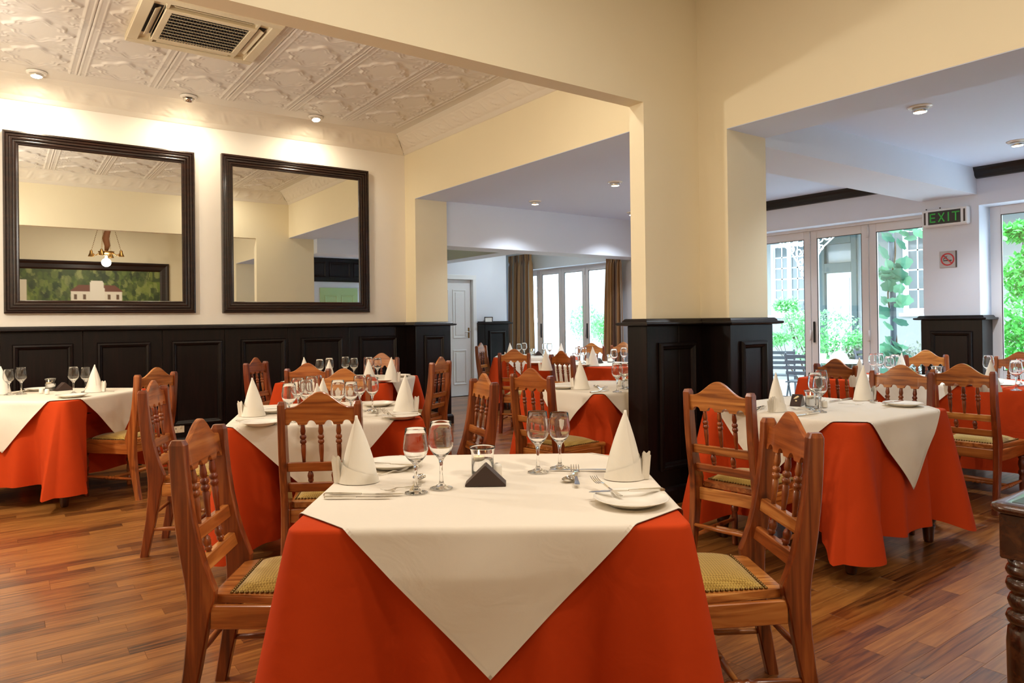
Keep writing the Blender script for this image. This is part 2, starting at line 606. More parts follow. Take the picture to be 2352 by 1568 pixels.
# ------------------------------------------------------------------ room shell
XW0, YB = -2.2, -2.6            # outer limits of the room behind and beside the camera
YM = 7.977                      # mirror wall
floor = sbox('floor', SUBF, (-2.4, 8.6, -2.8, 11.8, -0.15, -0.008))
sbox('wall_left', PLASTER_R, (-2.4, 4.45, YM, 8.12, 0, 3.8))
w_arch = sbox('wall_arch', PLASTER, (4.122, 4.57, 3.495, 7.71, 2.806, 3.8), (4.122, 4.57, 7.71, 8.12, 0, 3.8))
w_pillar = sbox('wall_pillar', PLASTER, (3.556, 4.122, 3.36, 3.495, 0, 3.8), (4.122, 4.572, 3.109, 3.495, 0, 3.8))
sbox('wall_front', PLASTER, (-2.4, 3.556, 3.36, 3.495, 2.765, 3.8))
sbox('wall_right', PLASTER, (4.122, 4.572, 0.0, 3.109, 2.612, 3.8), (4.122, 4.572, -2.8, 0.0, 0, 3.8))
sbox('wall_back', PLASTER, (-2.4, 4.122, -2.8, YB, 0, 3.8))
sbox('wall_side', PLASTER, (-2.4, XW0, YB, YM, 0, 3.8))
sbox('beam', PLASTER_W, (4.572, 8.25, 3.109, 3.66, 2.544, 2.83))
sbox('beam', PLASTER_W, (4.57, 8.25, 7.735, 8.15, 2.25, 2.83))
sbox('beam', PLASTER_W, (5.685, 6.0, 8.15, 10.335, 2.25, 2.83))
sbox('trim_11', CEILW, (4.124, 4.572, 0.0, 3.109, 2.608, 2.613))
sbox('trim_12', CEILW, (4.124, 4.572, 3.495, 7.71, 2.802, 2.807))
w_outer = sbox('wall_outer', PLASTER_W, (8.25, 8.6, -0.12, 0.10, 0, 2.83), (8.25, 8.6, 3.095, 3.65, 0, 2.43), (8.25, 8.6, 5.95, 8.4, 0, 2.83),
               (8.25, 8.6, 11.45, 11.8, 0, 2.83), (8.25, 8.6, 0.10, 5.95, 2.43, 2.83), (8.25, 8.6, 8.4, 11.45, 2.27, 2.83), (8.25, 8.6, 1.01, 3.095, 0, 0.5))
w_far = sbox('wall_far', PLASTER_W, (4.45, 5.80, 10.335, 10.47, 0, 2.83), (6.64, 7.35, 10.335, 10.47, 0, 2.83), (5.80, 6.64, 10.335, 10.47, 2.02, 2.83), (5.7, 6.8, 10.47, 10.52, -.008, 2.83), (7.22, 7.35, 10.47, 11.6, 0, 2.83), (7.22, 8.25, 11.6, 11.75, 0, 2.83))  # with an added backing that blocks the sky behind the white door
sbox('wall_corridor', CREAM, (4.45, 4.57, 8.12, 10.335, 0, 2.83))
w_end = sbox('wall_end', PLASTER_W, (4.572, 8.25, -0.12, 0.0, 0, 2.83))
sbox('ceiling', CEILW, (-2.4, 4.122, -2.8, 3.36, 3.66, 3.8))
sbox('ceiling', CEILW, (4.572, 8.6, -0.12, 8.0, 2.816, 2.95))
sbox('ceiling', CREAM, (4.45, 8.6, 8.0, 11.8, 2.816, 2.95))
ceil_a = sbox('ceiling', TINM, (-2.4, 4.122, 3.495, YM, 3.578, 3.8))

# pressed-tin ceiling tiles: one heightfield mesh shared by all tiles
TS = 0.645
def tile_h(x, y):
    h = 0.0
    ax, ay = abs(x), abs(y)
    e = TS / 2
    for c, w, a in ((e - 0.012, 0.010, 0.010), (e - 0.036, 0.007, 0.007), (e - 0.058, 0.009, 0.010)):
        h += a * exp(-((ax - c) / w) ** 2)
    for c, w, a in ((e - 0.008, 0.008, 0.006), (e - 0.03, 0.006, 0.005)):
        h += a * exp(-((ay - c) / w) ** 2)
    r = sqrt((x / 1.05) ** 2 + (y / 1.18) ** 2)
    t = math.atan2(y, x)
    R = 0.165 + 0.030 * abs(cos(2 * t)) + 0.020 * cos(8 * t)
    h += 0.012 * exp(-((r - R) / 0.011) ** 2) + 0.006 * exp(-((r - R + 0.032) / 0.009) ** 2)
    h += 0.007 / (1 + exp((r - R) / 0.008))
    cx, cy = ax - 0.215, ay - 0.235
    q = sqrt(cx * cx + cy * cy)
    h += 0.010 * exp(-(q / 0.055) ** 2) * (0.5 + 0.5 * cos(5 * math.atan2(cy, cx) + 90 * q))
    return h
tm = MB().grid(lambda u, v: ((u - .5) * (TS - 0.003), -(v - .5) * (TS - 0.003), -1.15 * tile_h((u - .5) * TS, (v - .5) * TS)), 72, 72).mesh('tile')
for i in range(-4, 5):
    for j in range(6):
        put('tile', tm, TINM, ceil_a, (0.57 + TS * (i + .5), 7.48 - TS * (j + .5), 3.574))

# decorated cornice of the mirror room
CPROF = [(0.000, 3.385), (0.016, 3.388), (0.018, 3.405), (0.030, 3.410), (0.034, 3.424), (0.044, 3.432), (0.056, 3.440), (0.070, 3.452), (0.084, 3.465), (0.098, 3.479), (0.112, 3.494), (0.126, 3.508), (0.140, 3.521), (0.154, 3.532), (0.166, 3.540), (0.172, 3.550), (0.186, 3.553), (0.190, 3.566), (0.215, 3.570), (0.218, 3.579)]
def cornice(length, flip=False):
    nv = len(CPROF) - 1
    def fn(u, v):
        k = round(v * nv)
        p, z = CPROF[k]
        s = u * length
        d = 0.0
        if 4 <= k <= 14:
            w = sin(PI * (k - 4) / 10.0)
            a = s * 2 * PI / 0.36
            q = (k - 9) / 5.0
            d = w * 0.017 * (max(0, cos(a)) ** 2 * (0.6 + 0.6 * cos(9 * q + 3 * sin(a))) + 0.7 * max(0, -cos(a)) ** 3 * (0.5 + 0.5 * cos(6 * a + 5 * q)))
        p2, z2 = p + d * 0.7, z - d * 0.7
        ss = max(p2, min(length - p2, s))
        return (ss, -p2, z2) if not flip else (ss, -p2, z2)
    return MB().grid(fn, int(length / 0.014), nv)
struct(put('trim_1', cornice(6.322).mesh('trim_1'), CORN, None, (XW0, YM, 0)))
struct(put('trim_2', cornice(4.48).mesh('trim_2'), CORN, None, (4.122, YM, 0), (0, 0, -PI / 2)))
struct(put('trim_3', cornice(6.322).mesh('trim_3'), CORN, None, (4.122, 3.495, 0), (0, 0, PI)))

# dark cornice of the terrace room
def dark_cornice(name, y0, y1):
    m = MB()
    pr = [(8.25, 2.706), (8.215, 2.712), (8.19, 2.735), (8.18, 2.770), (8.165, 2.790), (8.155, 2.816), (8.25, 2.816)]
    m.loft([[(x, y0, z) for x, z in pr], [(x, y1, z) for x, z in pr]])
    struct(m.build(name, BLACKP))
dark_cornice('trim_4', 0.0, 3.109)
dark_cornice('trim_5', 3.66, 7.735)

# ------------------------------------------------------------------ wainscot
def mitred(m, s0, s1, z0, z1, w, prof):        # moulding frame on the plane y=0, proud to -y; prof [(inset 0..1, depth)]
    rings = []
    for (a, b, sx, sz) in ((s0, z0, 1, 1), (s1, z0, -1, 1), (s1, z1, -1, -1), (s0, z1, 1, -1)):
        rings.append([(a + sx * w * t, -d, b + sz * w * t) for t, d in prof])
    rings.append(rings[0])
    m.loft(rings, cap=False, close=True)
PMOLD = [(0, 0), (0, .012), (.15, .024), (.45, .028), (.6, .020), (.8, .016), (1, .004), (1, 0)]
def wainscot(name, x, y, ang, length, seams, molds, ext=(0, 0)):
    root = bpy.data.objects.new(name, None)
    root.location = (x, y, 0)
    root.rotation_euler = (0, 0, ang)
    COL.objects.link(root)
    struct(root)
    ss = [0] + list(seams) + [length]
    for a, b in zip(ss[:-1], ss[1:]):
        MB().cbox(a + .0015 - (.0236 if a == 0 and ext[0] else 0), b - .0015 + (.025 if b == length and ext[1] else 0), -.024, 0, 0.0, 1.237, .003).build('panel', DARKW, root)
    for a, b in molds:
        m = MB()
        mitred(m, a, b, 0.24, 1.12, 0.052, PMOLD)
        m.build('panel_moulding', DARKW, root, (0, -.024, 0))
    e0, e1 = ext
    m = MB()
    pr = [(0, 1.237), (-.042, 1.237), (-.074, 1.241), (-.082, 1.250), (-.078, 1.260), (-.050, 1.264), (-.046, 1.272), (-.038, 1.283), (-.030, 1.287), (0, 1.287)]
    def rr(s, k):
        return [(s + k * -yy, yy, z) for yy, z in pr]
    m.loft([rr(0, -e0), rr(length, e1)])
    m.build('dado_rail', DARKW, root)
    m = MB()
    pb = [(0, 0), (-.044, 0), (-.044, .095), (-.036, .112), (-.026, .122), (0, .122)]
    m.loft([[(0 - e0 * -yy, yy, z) for yy, z in pb], [(length + e1 * -yy, yy, z) for yy, z in pb]])
    m.build('baseboard', DARKW, root)
    return root
wainscot('wall_left_wainscot', XW0, YM, 0, 6.322, [v + 2.2 for v in (-1.36, -.69, -.02, .629, 1.326, 1.935, 2.617, 3.346, 3.95)],
         [(v + 2.2, u + 2.2) for v, u in ((-1.25, -.78), (-.58, -.12), (.07, .55), (.745, 1.22), (1.41, 1.91), (2.1, 2.59), (2.765, 3.265), (3.475, 3.98))])
wainscot('wall_arch_wainscot', 4.122, 7.977, -PI / 2, 0.267, [], [], (0, 1))
wainscot('wall_arch_wainscot', 4.122, 7.71, 0, 0.448, [], [(.09, .38)], (1, 1))
wainscot('wall_pillar_wainscot', 3.556, 3.495, -PI / 2, 0.135, [], [], (1, 1))
wainscot('wall_pillar_wainscot', 3.556, 3.36, 0, 0.567, [.30], [(.085, .47)], (1, 0))
wainscot('wall_pillar_wainscot', 4.122, 3.36, -PI / 2, 0.251, [], [], (0, 1))
wainscot('wall_pillar_wainscot', 4.122, 3.109, 0, 0.45, [], [(.085, .385)], (1, 1))
wainscot('wall_pillar_wainscot', 4.572, 3.109, PI / 2, 0.386, [], [], (1, 1))
wainscot('wall_outer_wainscot', 8.25, 3.65, -PI / 2, 0.555, [], [(.07, .49)], (1, 1))
wainscot('wall_outer_wainscot', 8.25, 3.095, 0, 0.24, [], [], (1, 0))
wainscot('wall_outer_wainscot', 8.25, 7.735, -PI / 2, 1.785, [.6, 1.2], [(.1, .5), (.7, 1.1), (1.3, 1.7)], (0, 1))
wainscot('wall_far_wainscot', 6.74, 10.335, 0, 0.61, [.12], [(.2, .56)], (1, 1))

# ------------------------------------------------------------------ floor planks
POLY = [[(0, 1120), (330, 1110), (330, 1250), (560, 1250), (640, 1290), (590, 1568), (0, 1568)], [(1860, 1290), (2150, 1200), (2352, 1130), (2320, 1568), (1620, 1568), (1640, 1440)], [(1000, 900), (1190, 990), (1190, 1045), (1000, 1045)]]
def inside(p, poly):
    x, y = p
    c = False
    j = len(poly) - 1
    for i in range(len(poly)):
        if (poly[i][1] > y) != (poly[j][1] > y) and x < (poly[j][0] - poly[i][0]) * (y - poly[i][1]) / (poly[j][1] - poly[i][1]) + poly[i][0]:
            c = not c
        j = i
    return c
PW, PLN = 0.084, 0.66
cands, rest = [], []
rr_ = random.Random(11)
row = 0
y = YB
while y < 10.33:
    x = XW0 - rr_.random() * 0.5
    while x < 8.25:
        l = PLN * (0.7 + 0.6 * rr_.random())
        x0, x1 = max(x, XW0), min(x + l, 8.25)
        if x1 - x0 > 0.02:
            score = 0
            cx, cyy = (x0 + x1) / 2, y + PW / 2
            if 0.586 * cx + 0.81 * cyy > 0.6:
                hit = 0
                for fx in (.15, .5, .85):
                    u, v, d = topix((x0 + (x1 - x0) * fx, cyy, 0))
                    if any(inside((u, v), p) for p in POLY):
                        hit += 1.0 / (d * d * d)
                score = hit * (x1 - x0)
            (cands if score else rest).append((score, x0, x1, y))
        x += l
    y += PW
cands.sort(reverse=True)
rest += cands[290:]
def plank(m, x0, x1, y0, y1):
    c, g = 0.0006, 0.0002
    a = [(x0 + g, y0 + g), (x1 - g, y0 + g), (x1 - g, y1 - g), (x0 + g, y1 - g)]
    b = [(x0 + c, y0 + c), (x1 - c, y0 + c), (x1 - c, y1 - c), (x0 + c, y1 - c)]
    V = [(p[0], p[1], -.008) for p in a] + [(p[0], p[1], -.0009) for p in a] + [(p[0], p[1], 0) for p in b]
    Fc = [(8, 9, 10, 11)]
    for i in range(4):
        j = (i + 1) % 4
        Fc += [(i, j, 4 + j, 4 + i), (4 + i, 4 + j, 8 + j, 8 + i)]
    m.add(V, Fc)
for sc_, x0, x1, y0 in cands[:290]:
    m = MB()
    cx, cyy = (x0 + x1) / 2, y0 + PW / 2
    plank(m, x0 - cx, x1 - cx, -PW / 2, PW / 2)
    m.build('plank', PLANK, floor, (cx, cyy, 0))
m = MB()
for sc_, x0, x1, y0 in rest:
    plank(m, x0, x1, y0, y0 + PW)
stuff(m.build('planks', PLANK, floor))

# ------------------------------------------------------------------ doors and windows
def leaf(name, x, y0, y1, z0, z1, st=0.085, top=0.10, bot=0.22, handle=False, hinge=True, th=0.05):
    r = bpy.data.objects.new(name, None)
    r.location = (x, (y0 + y1) / 2, z0)
    COL.objects.link(r)
    struct(r)
    w, h = (y1 - y0) / 2 - 0.004, z1 - z0
    MB().cbox(0, th, -w, -w + st, 0, h, .004).cbox(0, th, w - st, w, 0, h, .004).cbox(0, th, -w + st, w - st, h - top, h, .004).cbox(0, th, -w + st, w - st, 0, bot, .004).build('frame', ALU, r)
    MB().box(.02, .03, -w + st - .01, w - st + .01, bot - .01, h - top + .01).build('pane', PANE, r)
    q = w - st
    MB().box(.004, .012, -q, -q + .008, bot, h - top).box(.004, .012, q - .008, q, bot, h - top).box(.004, .012, -q, q, h - top - .008, h - top).box(.004, .012, -q, q, bot, bot + .008).build('gasket', HINGE, r)
    if handle:
        MB().cbox(-.02, 0, w - .055, w - .03, .95, 1.22, .004).build('handle', BLACKP, r)
    if hinge:
        for z in (.98, h - .16):
            MB().tube([(-.012, -w - .004, z), (-.012, -w - .004, z + .13)], .012, 8).cbox(-.006, 0, -w, -w + .03, z, z + .13, .002).build('hinge', ALU, r)
    return r
for i, (a, b) in enumerate(((5.14, 5.90), (4.38, 5.14), (3.62, 4.38))):
    leaf('door_%d' % (i + 2), 8.50, a, b, 0.01, 2.40, handle=(i == 1), hinge=(i != 2))
for i, (a, b) in enumerate(((10.77, 11.43), (10.11, 10.77), (9.445, 10.11), (8.78, 9.445), (8.40, 8.78))):
    leaf('door_%d' % (i + 5), 8.45, a, b, 0.01, 2.26, st=.075, top=.09, handle=(i in (1, 3)), hinge=(i % 2 == 0))
sbox('trim_9', ALU, (8.46, 8.58, 3.60, 5.95, 2.40, 2.435), (8.46, 8.58, 3.60, 5.95, -.008, .012))
sbox('trim_10', ALU, (8.42, 8.54, 8.4, 11.45, 2.255, 2.275), (8.42, 8.54, 8.4, 11.45, -.008, .012))
leaf('door_11', 8.50, 0.12, 1.00, 0.01, 2.40)  # unseen glass leaf added to let in more daylight
leaf('window_1', 8.50, 1.02, 3.09, 0.52, 2.43, st=.10, top=.09, bot=.18, hinge=False)
sbox('trim_6', WHITEP, (8.22, 8.60, 1.0, 3.08, 0.47, 0.51), c=.006)

d1 = bpy.data.objects.new('door_1', None)
d1.location = (5.81, 10.40, 0)
COL.objects.link(d1)
struct(d1)
MB().cbox(-.002, .820, 0, .04, .004, 2.008, .003).build('door_leaf', WHITEP, d1)
for a, b in ((.10, .37), (.45, .72)):
    for z0, z1 in ((.20, .80), (1.0, 1.84)):
        m = MB()
        mitred(m, a, b, z0, z1, .03, [(0, 0), (0, .004), (.3, .012), (.7, .008), (1, -.0), (1, 0)])
        m.cbox(a + .05, b - .05, -.008, .002, z0 + .05, z1 - .05, .006)
        m.build('door_panel', WHITEP, d1)
h = MB().cbox(.755, .785, -.008, 0, 1.0, 1.18, .003).build('handle_plate', BRASS, d1)
MB().tube([(.77, -.008, 1.11), (.77, -.05, 1.11), (.66, -.055, 1.108)], .009, 8).build('handle', STEEL, h)
sbox('trim_7', WHITEP, (5.74, 5.806, 10.322, 10.465, 0, 2.01), (6.633, 6.70, 10.322, 10.465, 0, 2.01), (5.74, 6.70, 10.322, 10.465, 2.01, 2.09), c=.004)

# curtains
def curtain(label, x, y0, y1, z0, z1, folds, seed, lean=0.0):
    r = random.Random(seed)
    ph = [r.random() * 6 for _ in range(6)]
    NU, NV = 150, 24
    m = MB()
    L = y1 - y0
    def fn(u, v):
        g = v ** 0.8                       # v 0 top .. 1 bottom
        a = u * folds * 2 * PI
        amp = 0.030 + 0.030 * g
        xx = x + amp * (sin(a + ph[0] + .5 * sin(3 * v)) + .35 * sin(2.3 * a + ph[1] + v))
        if v < .045:
            xx = x + .02 * sin(a * 2)
        yy = y0 + L * (u + .012 * sin(a * .5 + ph[2] + v * 2.) * g) + lean * g * (u - 0.3) + .02 * g * sin(u * 9 + ph[3])
        return (xx, yy, z1 + (z0 - z1) * v)
    m.grid(fn, NU, NV)
    me = m.mesh('curtain')
    at_ = me.attributes.new('stripe', 'FLOAT', 'POINT')
    at_.data.foreach_set('value', [(i // (NV + 1)) / NU * folds * 0.62 + seed * .1 for i in range(len(m.v))])
    o = put('curtain', me, CURT)
    tag(o, label, 'curtain', None)
    return o
curtain('striped bronze curtain left of the far glass doors, nearer the white door', 8.05, 10.50, 11.22, .02, 2.55, 7, 3, .10)
curtain('striped bronze curtain at the end of the far glass doors nearest the dark pillar', 8.08, 8.16, 8.50, .02, 2.40, 5, 5, .12)

# ------------------------------------------------------------------ light fittings
def downlight(x, y, z, label, group=None, proud=0.012, tilt=0.0):
    t = thing('ceiling_spotlight', label, 'spotlight', (x, y, z), 0, group)
    MB().lathe([(.048, -.004), (.050, -proud), (.074, -proud), (.084, -.004), (.084, 0), (.048, 0)], 28, closed=True).build('trim_ring', CHINA, t)
    e = MB().lathe([(.044, .0), (.050, -.014), (.050, -.036), (.046, -.044), (.043, -.038), (.0, -.034)], 24).build('lamp_housing', STEEL, t, (0, 0, 0), (tilt, 0, 0))
    MB().lathe([(0, -.046), (.026, -.045), (.042, -.042), (.042, -.038)], 16).build('bulb', BULB, e)
    return t
downlight(0.265, 7.62, 3.572, 'recessed ceiling spotlight glowing above the larger framed mirror', tilt=-.15, proud=.02)
downlight(1.53, 7.60, 3.572, 'recessed ceiling spotlight turned to the wall between the two mirrors', tilt=.8, proud=.02)
downlight(2.83, 7.58, 3.572, 'recessed ceiling spotlight starring brightly above the smaller framed mirror', tilt=-.3, proud=.02)
downlight(5.541, 5.675, 2.816, 'white room ceiling downlight nearest the dark pillar, through the archway')
downlight(5.547, 7.14, 2.816, 'white room ceiling downlight farther back through the archway')
downlight(5.463, 2.423, 2.816, 'terrace room ceiling downlight before the wide white beam')
downlight(7.277, 2.418, 2.816, 'terrace room ceiling downlight cut by the picture edge near black cornice')
for x, y in SPOT_B[4:]:
    downlight(x, y, 2.816, 'white ceiling downlight hidden behind the pillar, %s the terrace doors' % ('before' if y < 6 else 'past'))
FILLW = ['plain ceiling left of the front table', 'plain ceiling straight above the front table', 'plain ceiling toward the dark pillar', 'plain ceiling behind the camera', 'tin ceiling close behind the front beam, left', 'tin ceiling close behind the front beam, right', 'tin ceiling above the far left table']
for (x, y), z in [(p, 3.66) for p in FILL_C] + [(p, 3.574) for p in FILL_A]:  # fittings for the unseen lamps added to light the rooms
    MB().lathe([(0, -.02), (.06, -.018), (.08, -.008), (.085, 0), (.0, 0)], 24).build('added_ceiling_lamp', CHINA)
    o = COL.objects[-1]
    o.location = (x, y, z)
    tag(o, 'added unseen round flush ceiling lamp on the %s' % FILLW.pop(0), 'ceiling lamp')

# ------------------------------------------------------------------ air conditioner
ac = thing('air_conditioner', 'square cream ceiling cassette air conditioner with dark slatted grille', 'air conditioner', (1.275, 5.78, 3.57))
m = MB()
for a, b, c, d in ((-.48, .48, -.48, -.40), (-.48, .48, .40, .48), (-.48, -.40, -.40, .40), (.40, .48, -.40, .40)):
    m.cbox(a, b, c, d, -.045, 0, .006)
for a, b, c, d in ((-.32, .32, -.32, -.27), (-.32, .32, .27, .32), (-.32, -.27, -.27, .27), (.27, .32, -.27, .27)):
    m.cbox(a, b, c, d, -.052, -.01, .005)
m.box(-.40, .40, -.40, .40, -.012, 0)
for sx in (-1, 1):
    m.box(sx * .32 if sx < 0 else .30, -.30 if sx < 0 else .32, -.4, .4, -.042, -.01)
m.build('casing', ACPL, ac)
MB().box(-.27, .27, -.27, .27, -.03, -.014).build('filter', ACDARK, ac)
sm_ = MB().cbox(-.003, .003, -.27, .27, -.050, -.034, .001).mesh('slat')
for k in range(26):
    put('slat', sm_, ACPL if False else ACDARK, ac, (-.26 + k * .0208, 0, 0))
cm_ = MB().cbox(-.27, .27, -.0025, .0025, -.052, -.046, .001).mesh('crossbar')
for k in range(9):
    put('crossbar', cm_, ACPL, ac, (0, -.24 + k * .06, 0))
for k in range(4):
    fl = MB().cbox(-.27, .27, -.022, .022, -.004, .004, .003).build('louvre', ACPL, ac, (.36 * cos(k * PI / 2), .36 * sin(k * PI / 2), -.030), (.5, 0, k * PI / 2 + PI / 2))
    MB().box(-.29, .29, -.034, .034, -.0115, -.0105).build('outlet_slot', ACDARK, ac, (.36 * cos(k * PI / 2), .36 * sin(k * PI / 2), -.002), (0, 0, k * PI / 2 + PI / 2))

# ------------------------------------------------------------------ mirrors
def mirror(label, x0, x1, z0, z1, w):
    t = thing('framed_mirror', label, 'mirror', ((x0 + x1) / 2, YM, z0), 0, None)
    hw, hh = (x1 - x0) / 2, z1 - z0
    m = MB()
    mitred(m, -hw, hw, 0, hh, w, [(0, 0), (0, .055), (.10, .060), (.16, .060), (.17, .050), (.24, .054), (.36, .054), (.38, .044), (.46, .048), (.58, .047), (.60, .036), (.70, .040), (.80, .038), (.82, .028), (.94, .030), (1, .022), (1, 0)])
    m.build('frame', FRAMEW, t)
    MB().box(-hw + w - .01, hw - w + .01, -.020, -.004, w - .01, hh - w + .01).build('mirror_glass', MIRROR, t)
mirror('large square mirror in stepped dark wood frame reflecting a chandelier and painting', .011, 1.643, 1.41, 3.09, .122)
mirror('smaller looking square dark framed mirror nearer the archway reflecting bare walls', 1.915, 3.607, 1.41, 3.12, .122)

# ------------------------------------------------------------------ wall fittings
t = thing('wall_socket', 'ivory electric wall socket with switch low on the dark panelling', 'socket', (1.457, 7.951, .17))
MB().cbox(-.068, .068, -.012, 0, 0, .115, .004).build('plate', PLASTIC, t)
MB().cbox(.022, .040, -.019, -.011, .042, .074, .003).build('switch', PLASTIC, t)
for x, z in ((-.03, .075), (-.046, .045), (-.014, .045)):
    MB().lathe([(0, 0), (.0055, 0), (.0055, .002), (0, .002)], 10, RX(PI / 2)).build('pin_hole', BLACKP, t, (x, -.0118, z))
for z in (.014, .101):
    MB().lathe([(0, 0), (.003, 0), (.003, .0015), (0, .0015)], 8, RX(PI / 2)).build('screw', BRASS, t, (0, -.0118, z))

ex = thing('exit_sign', 'white exit sign box with green letters on black above no smoking plate', 'exit sign', (8.25, 3.40, 2.34), -PI / 2)
MB().cbox(-.228, .228, -.07, 0, -.095, .095, .012).build('case', WHITEP, ex)
MB().box(-.16, .16, -.074, -.068, -.070, .070).build('sign_face', BLACKP, ex)
for sx in (-1, 1):
    MB().box(sx * .195 - .009, sx * .195 + .009, -.073, -.068, -.066, .066).build('slot', LEATHER, ex)
def strokes(segs, th=.0125):
    m = MB()
    for a, b in segs:
        a, b = Vector((a[0], 0, a[1])), Vector((b[0], 0, b[1]))
        d = (b - a)
        L = d.length
        an = math.atan2(d.z, d.x)
        M = TR(*a) @ RY(-an)
        m.box(-th / 2, L + th / 2, -.004, 0, -th / 2, th / 2, M)
    return m
Hh = .042
letters = [[((-.135, -Hh), (-.135, Hh)), ((-.135, Hh), (-.09, Hh)), ((-.135, 0), (-.095, 0)), ((-.135, -Hh), (-.09, -Hh))],
           [((-.05, -Hh), (0.0, Hh)), ((-.05, Hh), (0.0, -Hh))],
           [((.045, -Hh), (.045, Hh))],
           [((.115, -Hh), (.115, Hh)), ((.085, Hh), (.145, Hh))]]
for L in letters:
    strokes(L).build('letter', GREENL, ex, (0, -.0745, 0))
for x in (-.2, -.06):
    MB().tube([(x, -.02, .095), (x, -.02, .115)], .006, 6).build('bracket', HINGE, ex)

ns = thing('no_smoking_sign', 'square metal no smoking plate with red ring on the white pier', 'sign', (8.25, 3.392, 1.889), -PI / 2)
MB().cbox(-.085, .085, -.008, 0, -.089, .089, .002).build('plate', SIGNG, ns)
MB().box(.072, .085, -.0095, -.0075, -.089, .089).build('edge_strip', LEATHER, ns)
m = MB()
m.lathe([(.054, .002), (.068, .002), (.068, 0), (.054, 0)], 36, RX(PI / 2), closed=True, smooth=False)
m.build('ring', REDP, ns, (-.006, -.0082, 0))
strokes([((-.044, .044), (.040, -.040))], .011).build('slash', REDP, ns, (-.006, -.0105, 0))
strokes([((-.036, -.012), (.020, -.012))], .010).build('cigarette', BLACKP, ns, (-.006, -.0083, 0))
strokes([((.030, -.012), (.036, -.012))], .010).build('cigarette_tip', BLACKP, ns, (-.006, -.0083, 0))
strokes([((-.040, .002), (-.034, .012)), ((-.034, .012), (-.016, .012)), ((-.016, .012), (-.008, .022)), ((-.026, .012), (-.020, .030)), ((-.020, .030), (-.004, .034))], .0045).build('smoke', BLACKP, ns, (-.006, -.0083, 0))

nt_ = thing('notice_frame', 'small framed white notice on the dark panelling right of the white door', 'notice', (6.93, 10.30, 1.24))
m = MB()
mitred(m, -.085, .085, 0, .125, .012, [(0, 0), (0, .014), (.5, .016), (1, .010), (1, 0)])
m.build('frame', BLACKP, nt_)
MB().box(-.074, .074, -.006, 0, .011, .114).build('paper', PAPER, nt_)

# ------------------------------------------------------------------ chairs
def lathe_bar(m, a, b, prof, seg=10):       # turned bar from a to b; prof [(t 0..1, r)]
    a, b = Vector(a), Vector(b)
    pts = [a.lerp(b, t) for t, r in prof]
    m.tube(pts, [r for t, r in prof], seg)
POSTP = [(0, -.265, -.306), (.10, -.244, -.290), (.20, -.222, -.274), (.30, -.203, -.264), (.38, -.190, -.260), (.42, -.176, -.261), (.45, -.172, -.263), (.49, -.188, -.268), (.54, -.206, -.277), (.60, -.222, -.287), (.68, -.238, -.297), (.76, -.249, -.304), (.84, -.257, -.309), (.905, -.261, -.311), (.920, -.268, -.305)]
def post_mesh():
    m = MB()
    rings = []
    for z, f, b in POSTP:
        w, c = .0175, .004
        if z > .91:
            w = .013
        rings.append([(-w, b + c, z), (-w + c, b, z), (w - c, b, z), (w, b + c, z), (w, f - c, z), (w - c, f, z), (-w + c, f, z), (-w, f - c, z)])
    m.loft(rings)
    return m
def post_y(z):
    for (z0, f0, b0), (z1, f1, b1) in zip(POSTP[:-1], POSTP[1:]):
        if z0 <= z <= z1:
            t = (z - z0) / (z1 - z0)
            return (f0 + b0 + t * (f1 + b1 - f0 - b0)) / 2
    return -.285
def crest_mesh():
    m = MB()
    n = 72
    cols = []
    for i in range(n + 1):
        x = -.158 + .316 * i / n
        zt = .893 + .072 * (0.5 + 0.5 * cos(PI * min(1, abs(x) / .150))) ** 1.15
        zb = .812
        for c in (-.122, -.041, .041, .122):
            q = .0205 ** 2 - (x - c) ** 2
            if q > 0:
                zb += sqrt(q) * 1.0
        cols.append((x, zb, zt))
    rings = []
    for x, zb, zt in cols:
        yb, yt = post_y(zb), post_y(min(zt, .9)) - .004
        rings.append([(x, yb - .011, zb), (x, yb + .011, zb), (x, yt + .009, zt - .004), (x, yt + .006, zt), (x, yt - .006, zt), (x, yt - .009, zt - .004)])
    m.loft(rings)
    return m
SPIN = [(0, .0085), (.08, .0095), (.20, .0125), (.27, .0100), (.285, .0075), (.30, .0130), (.345, .0155), (.385, .0130), (.40, .0085), (.415, .0130), (.46, .0155), (.50, .0130), (.515, .0085), (.54, .0115), (.70, .0110), (.88, .0085), (1, .0075)]
SPIN2 = [(0, .008), (.12, .0085), (.16, .0125), (.32, .0125), (.36, .0095), (.40, .0125), (.62, .0145), (.84, .0115), (.88, .0085), (1, .0085)]
STRET = [(0, .008), (.05, .0095), (.36, .0135), (.40, .0095), (.415, .0135), (.44, .0145), (.46, .0095), (.48, .0145), (.52, .0145), (.54, .0095), (.56, .0145), (.585, .0135), (.60, .0095), (.64, .0135), (.95, .0095), (1, .008)]
FLEG = [(.000, .0150), (.012, .0165), (.050, .0155), (.058, .0190), (.064, .0190), (.070, .0150), (.110, .0165), (.140, .0180), (.170, .0165), (.185, .0140), (.192, .0185), (.205, .0225), (.220, .0190), (.226, .0145), (.235, .0165), (.262, .0225), (.285, .0195), (.296, .0150), (.305, .0215), (.318, .0215), (.326, .0180)]
def seat_poly(y0, y1, w0, w1, z, c=.012):
    return [(-w0 + c, y0, z), (w0 - c, y0, z), (w0, y0 + c, z), (w1, y1 - c, z), (w1 - c, y1, z), (-w1 + c, y1, z), (-w1, y1 - c, z), (-w0, y0 + c, z)]
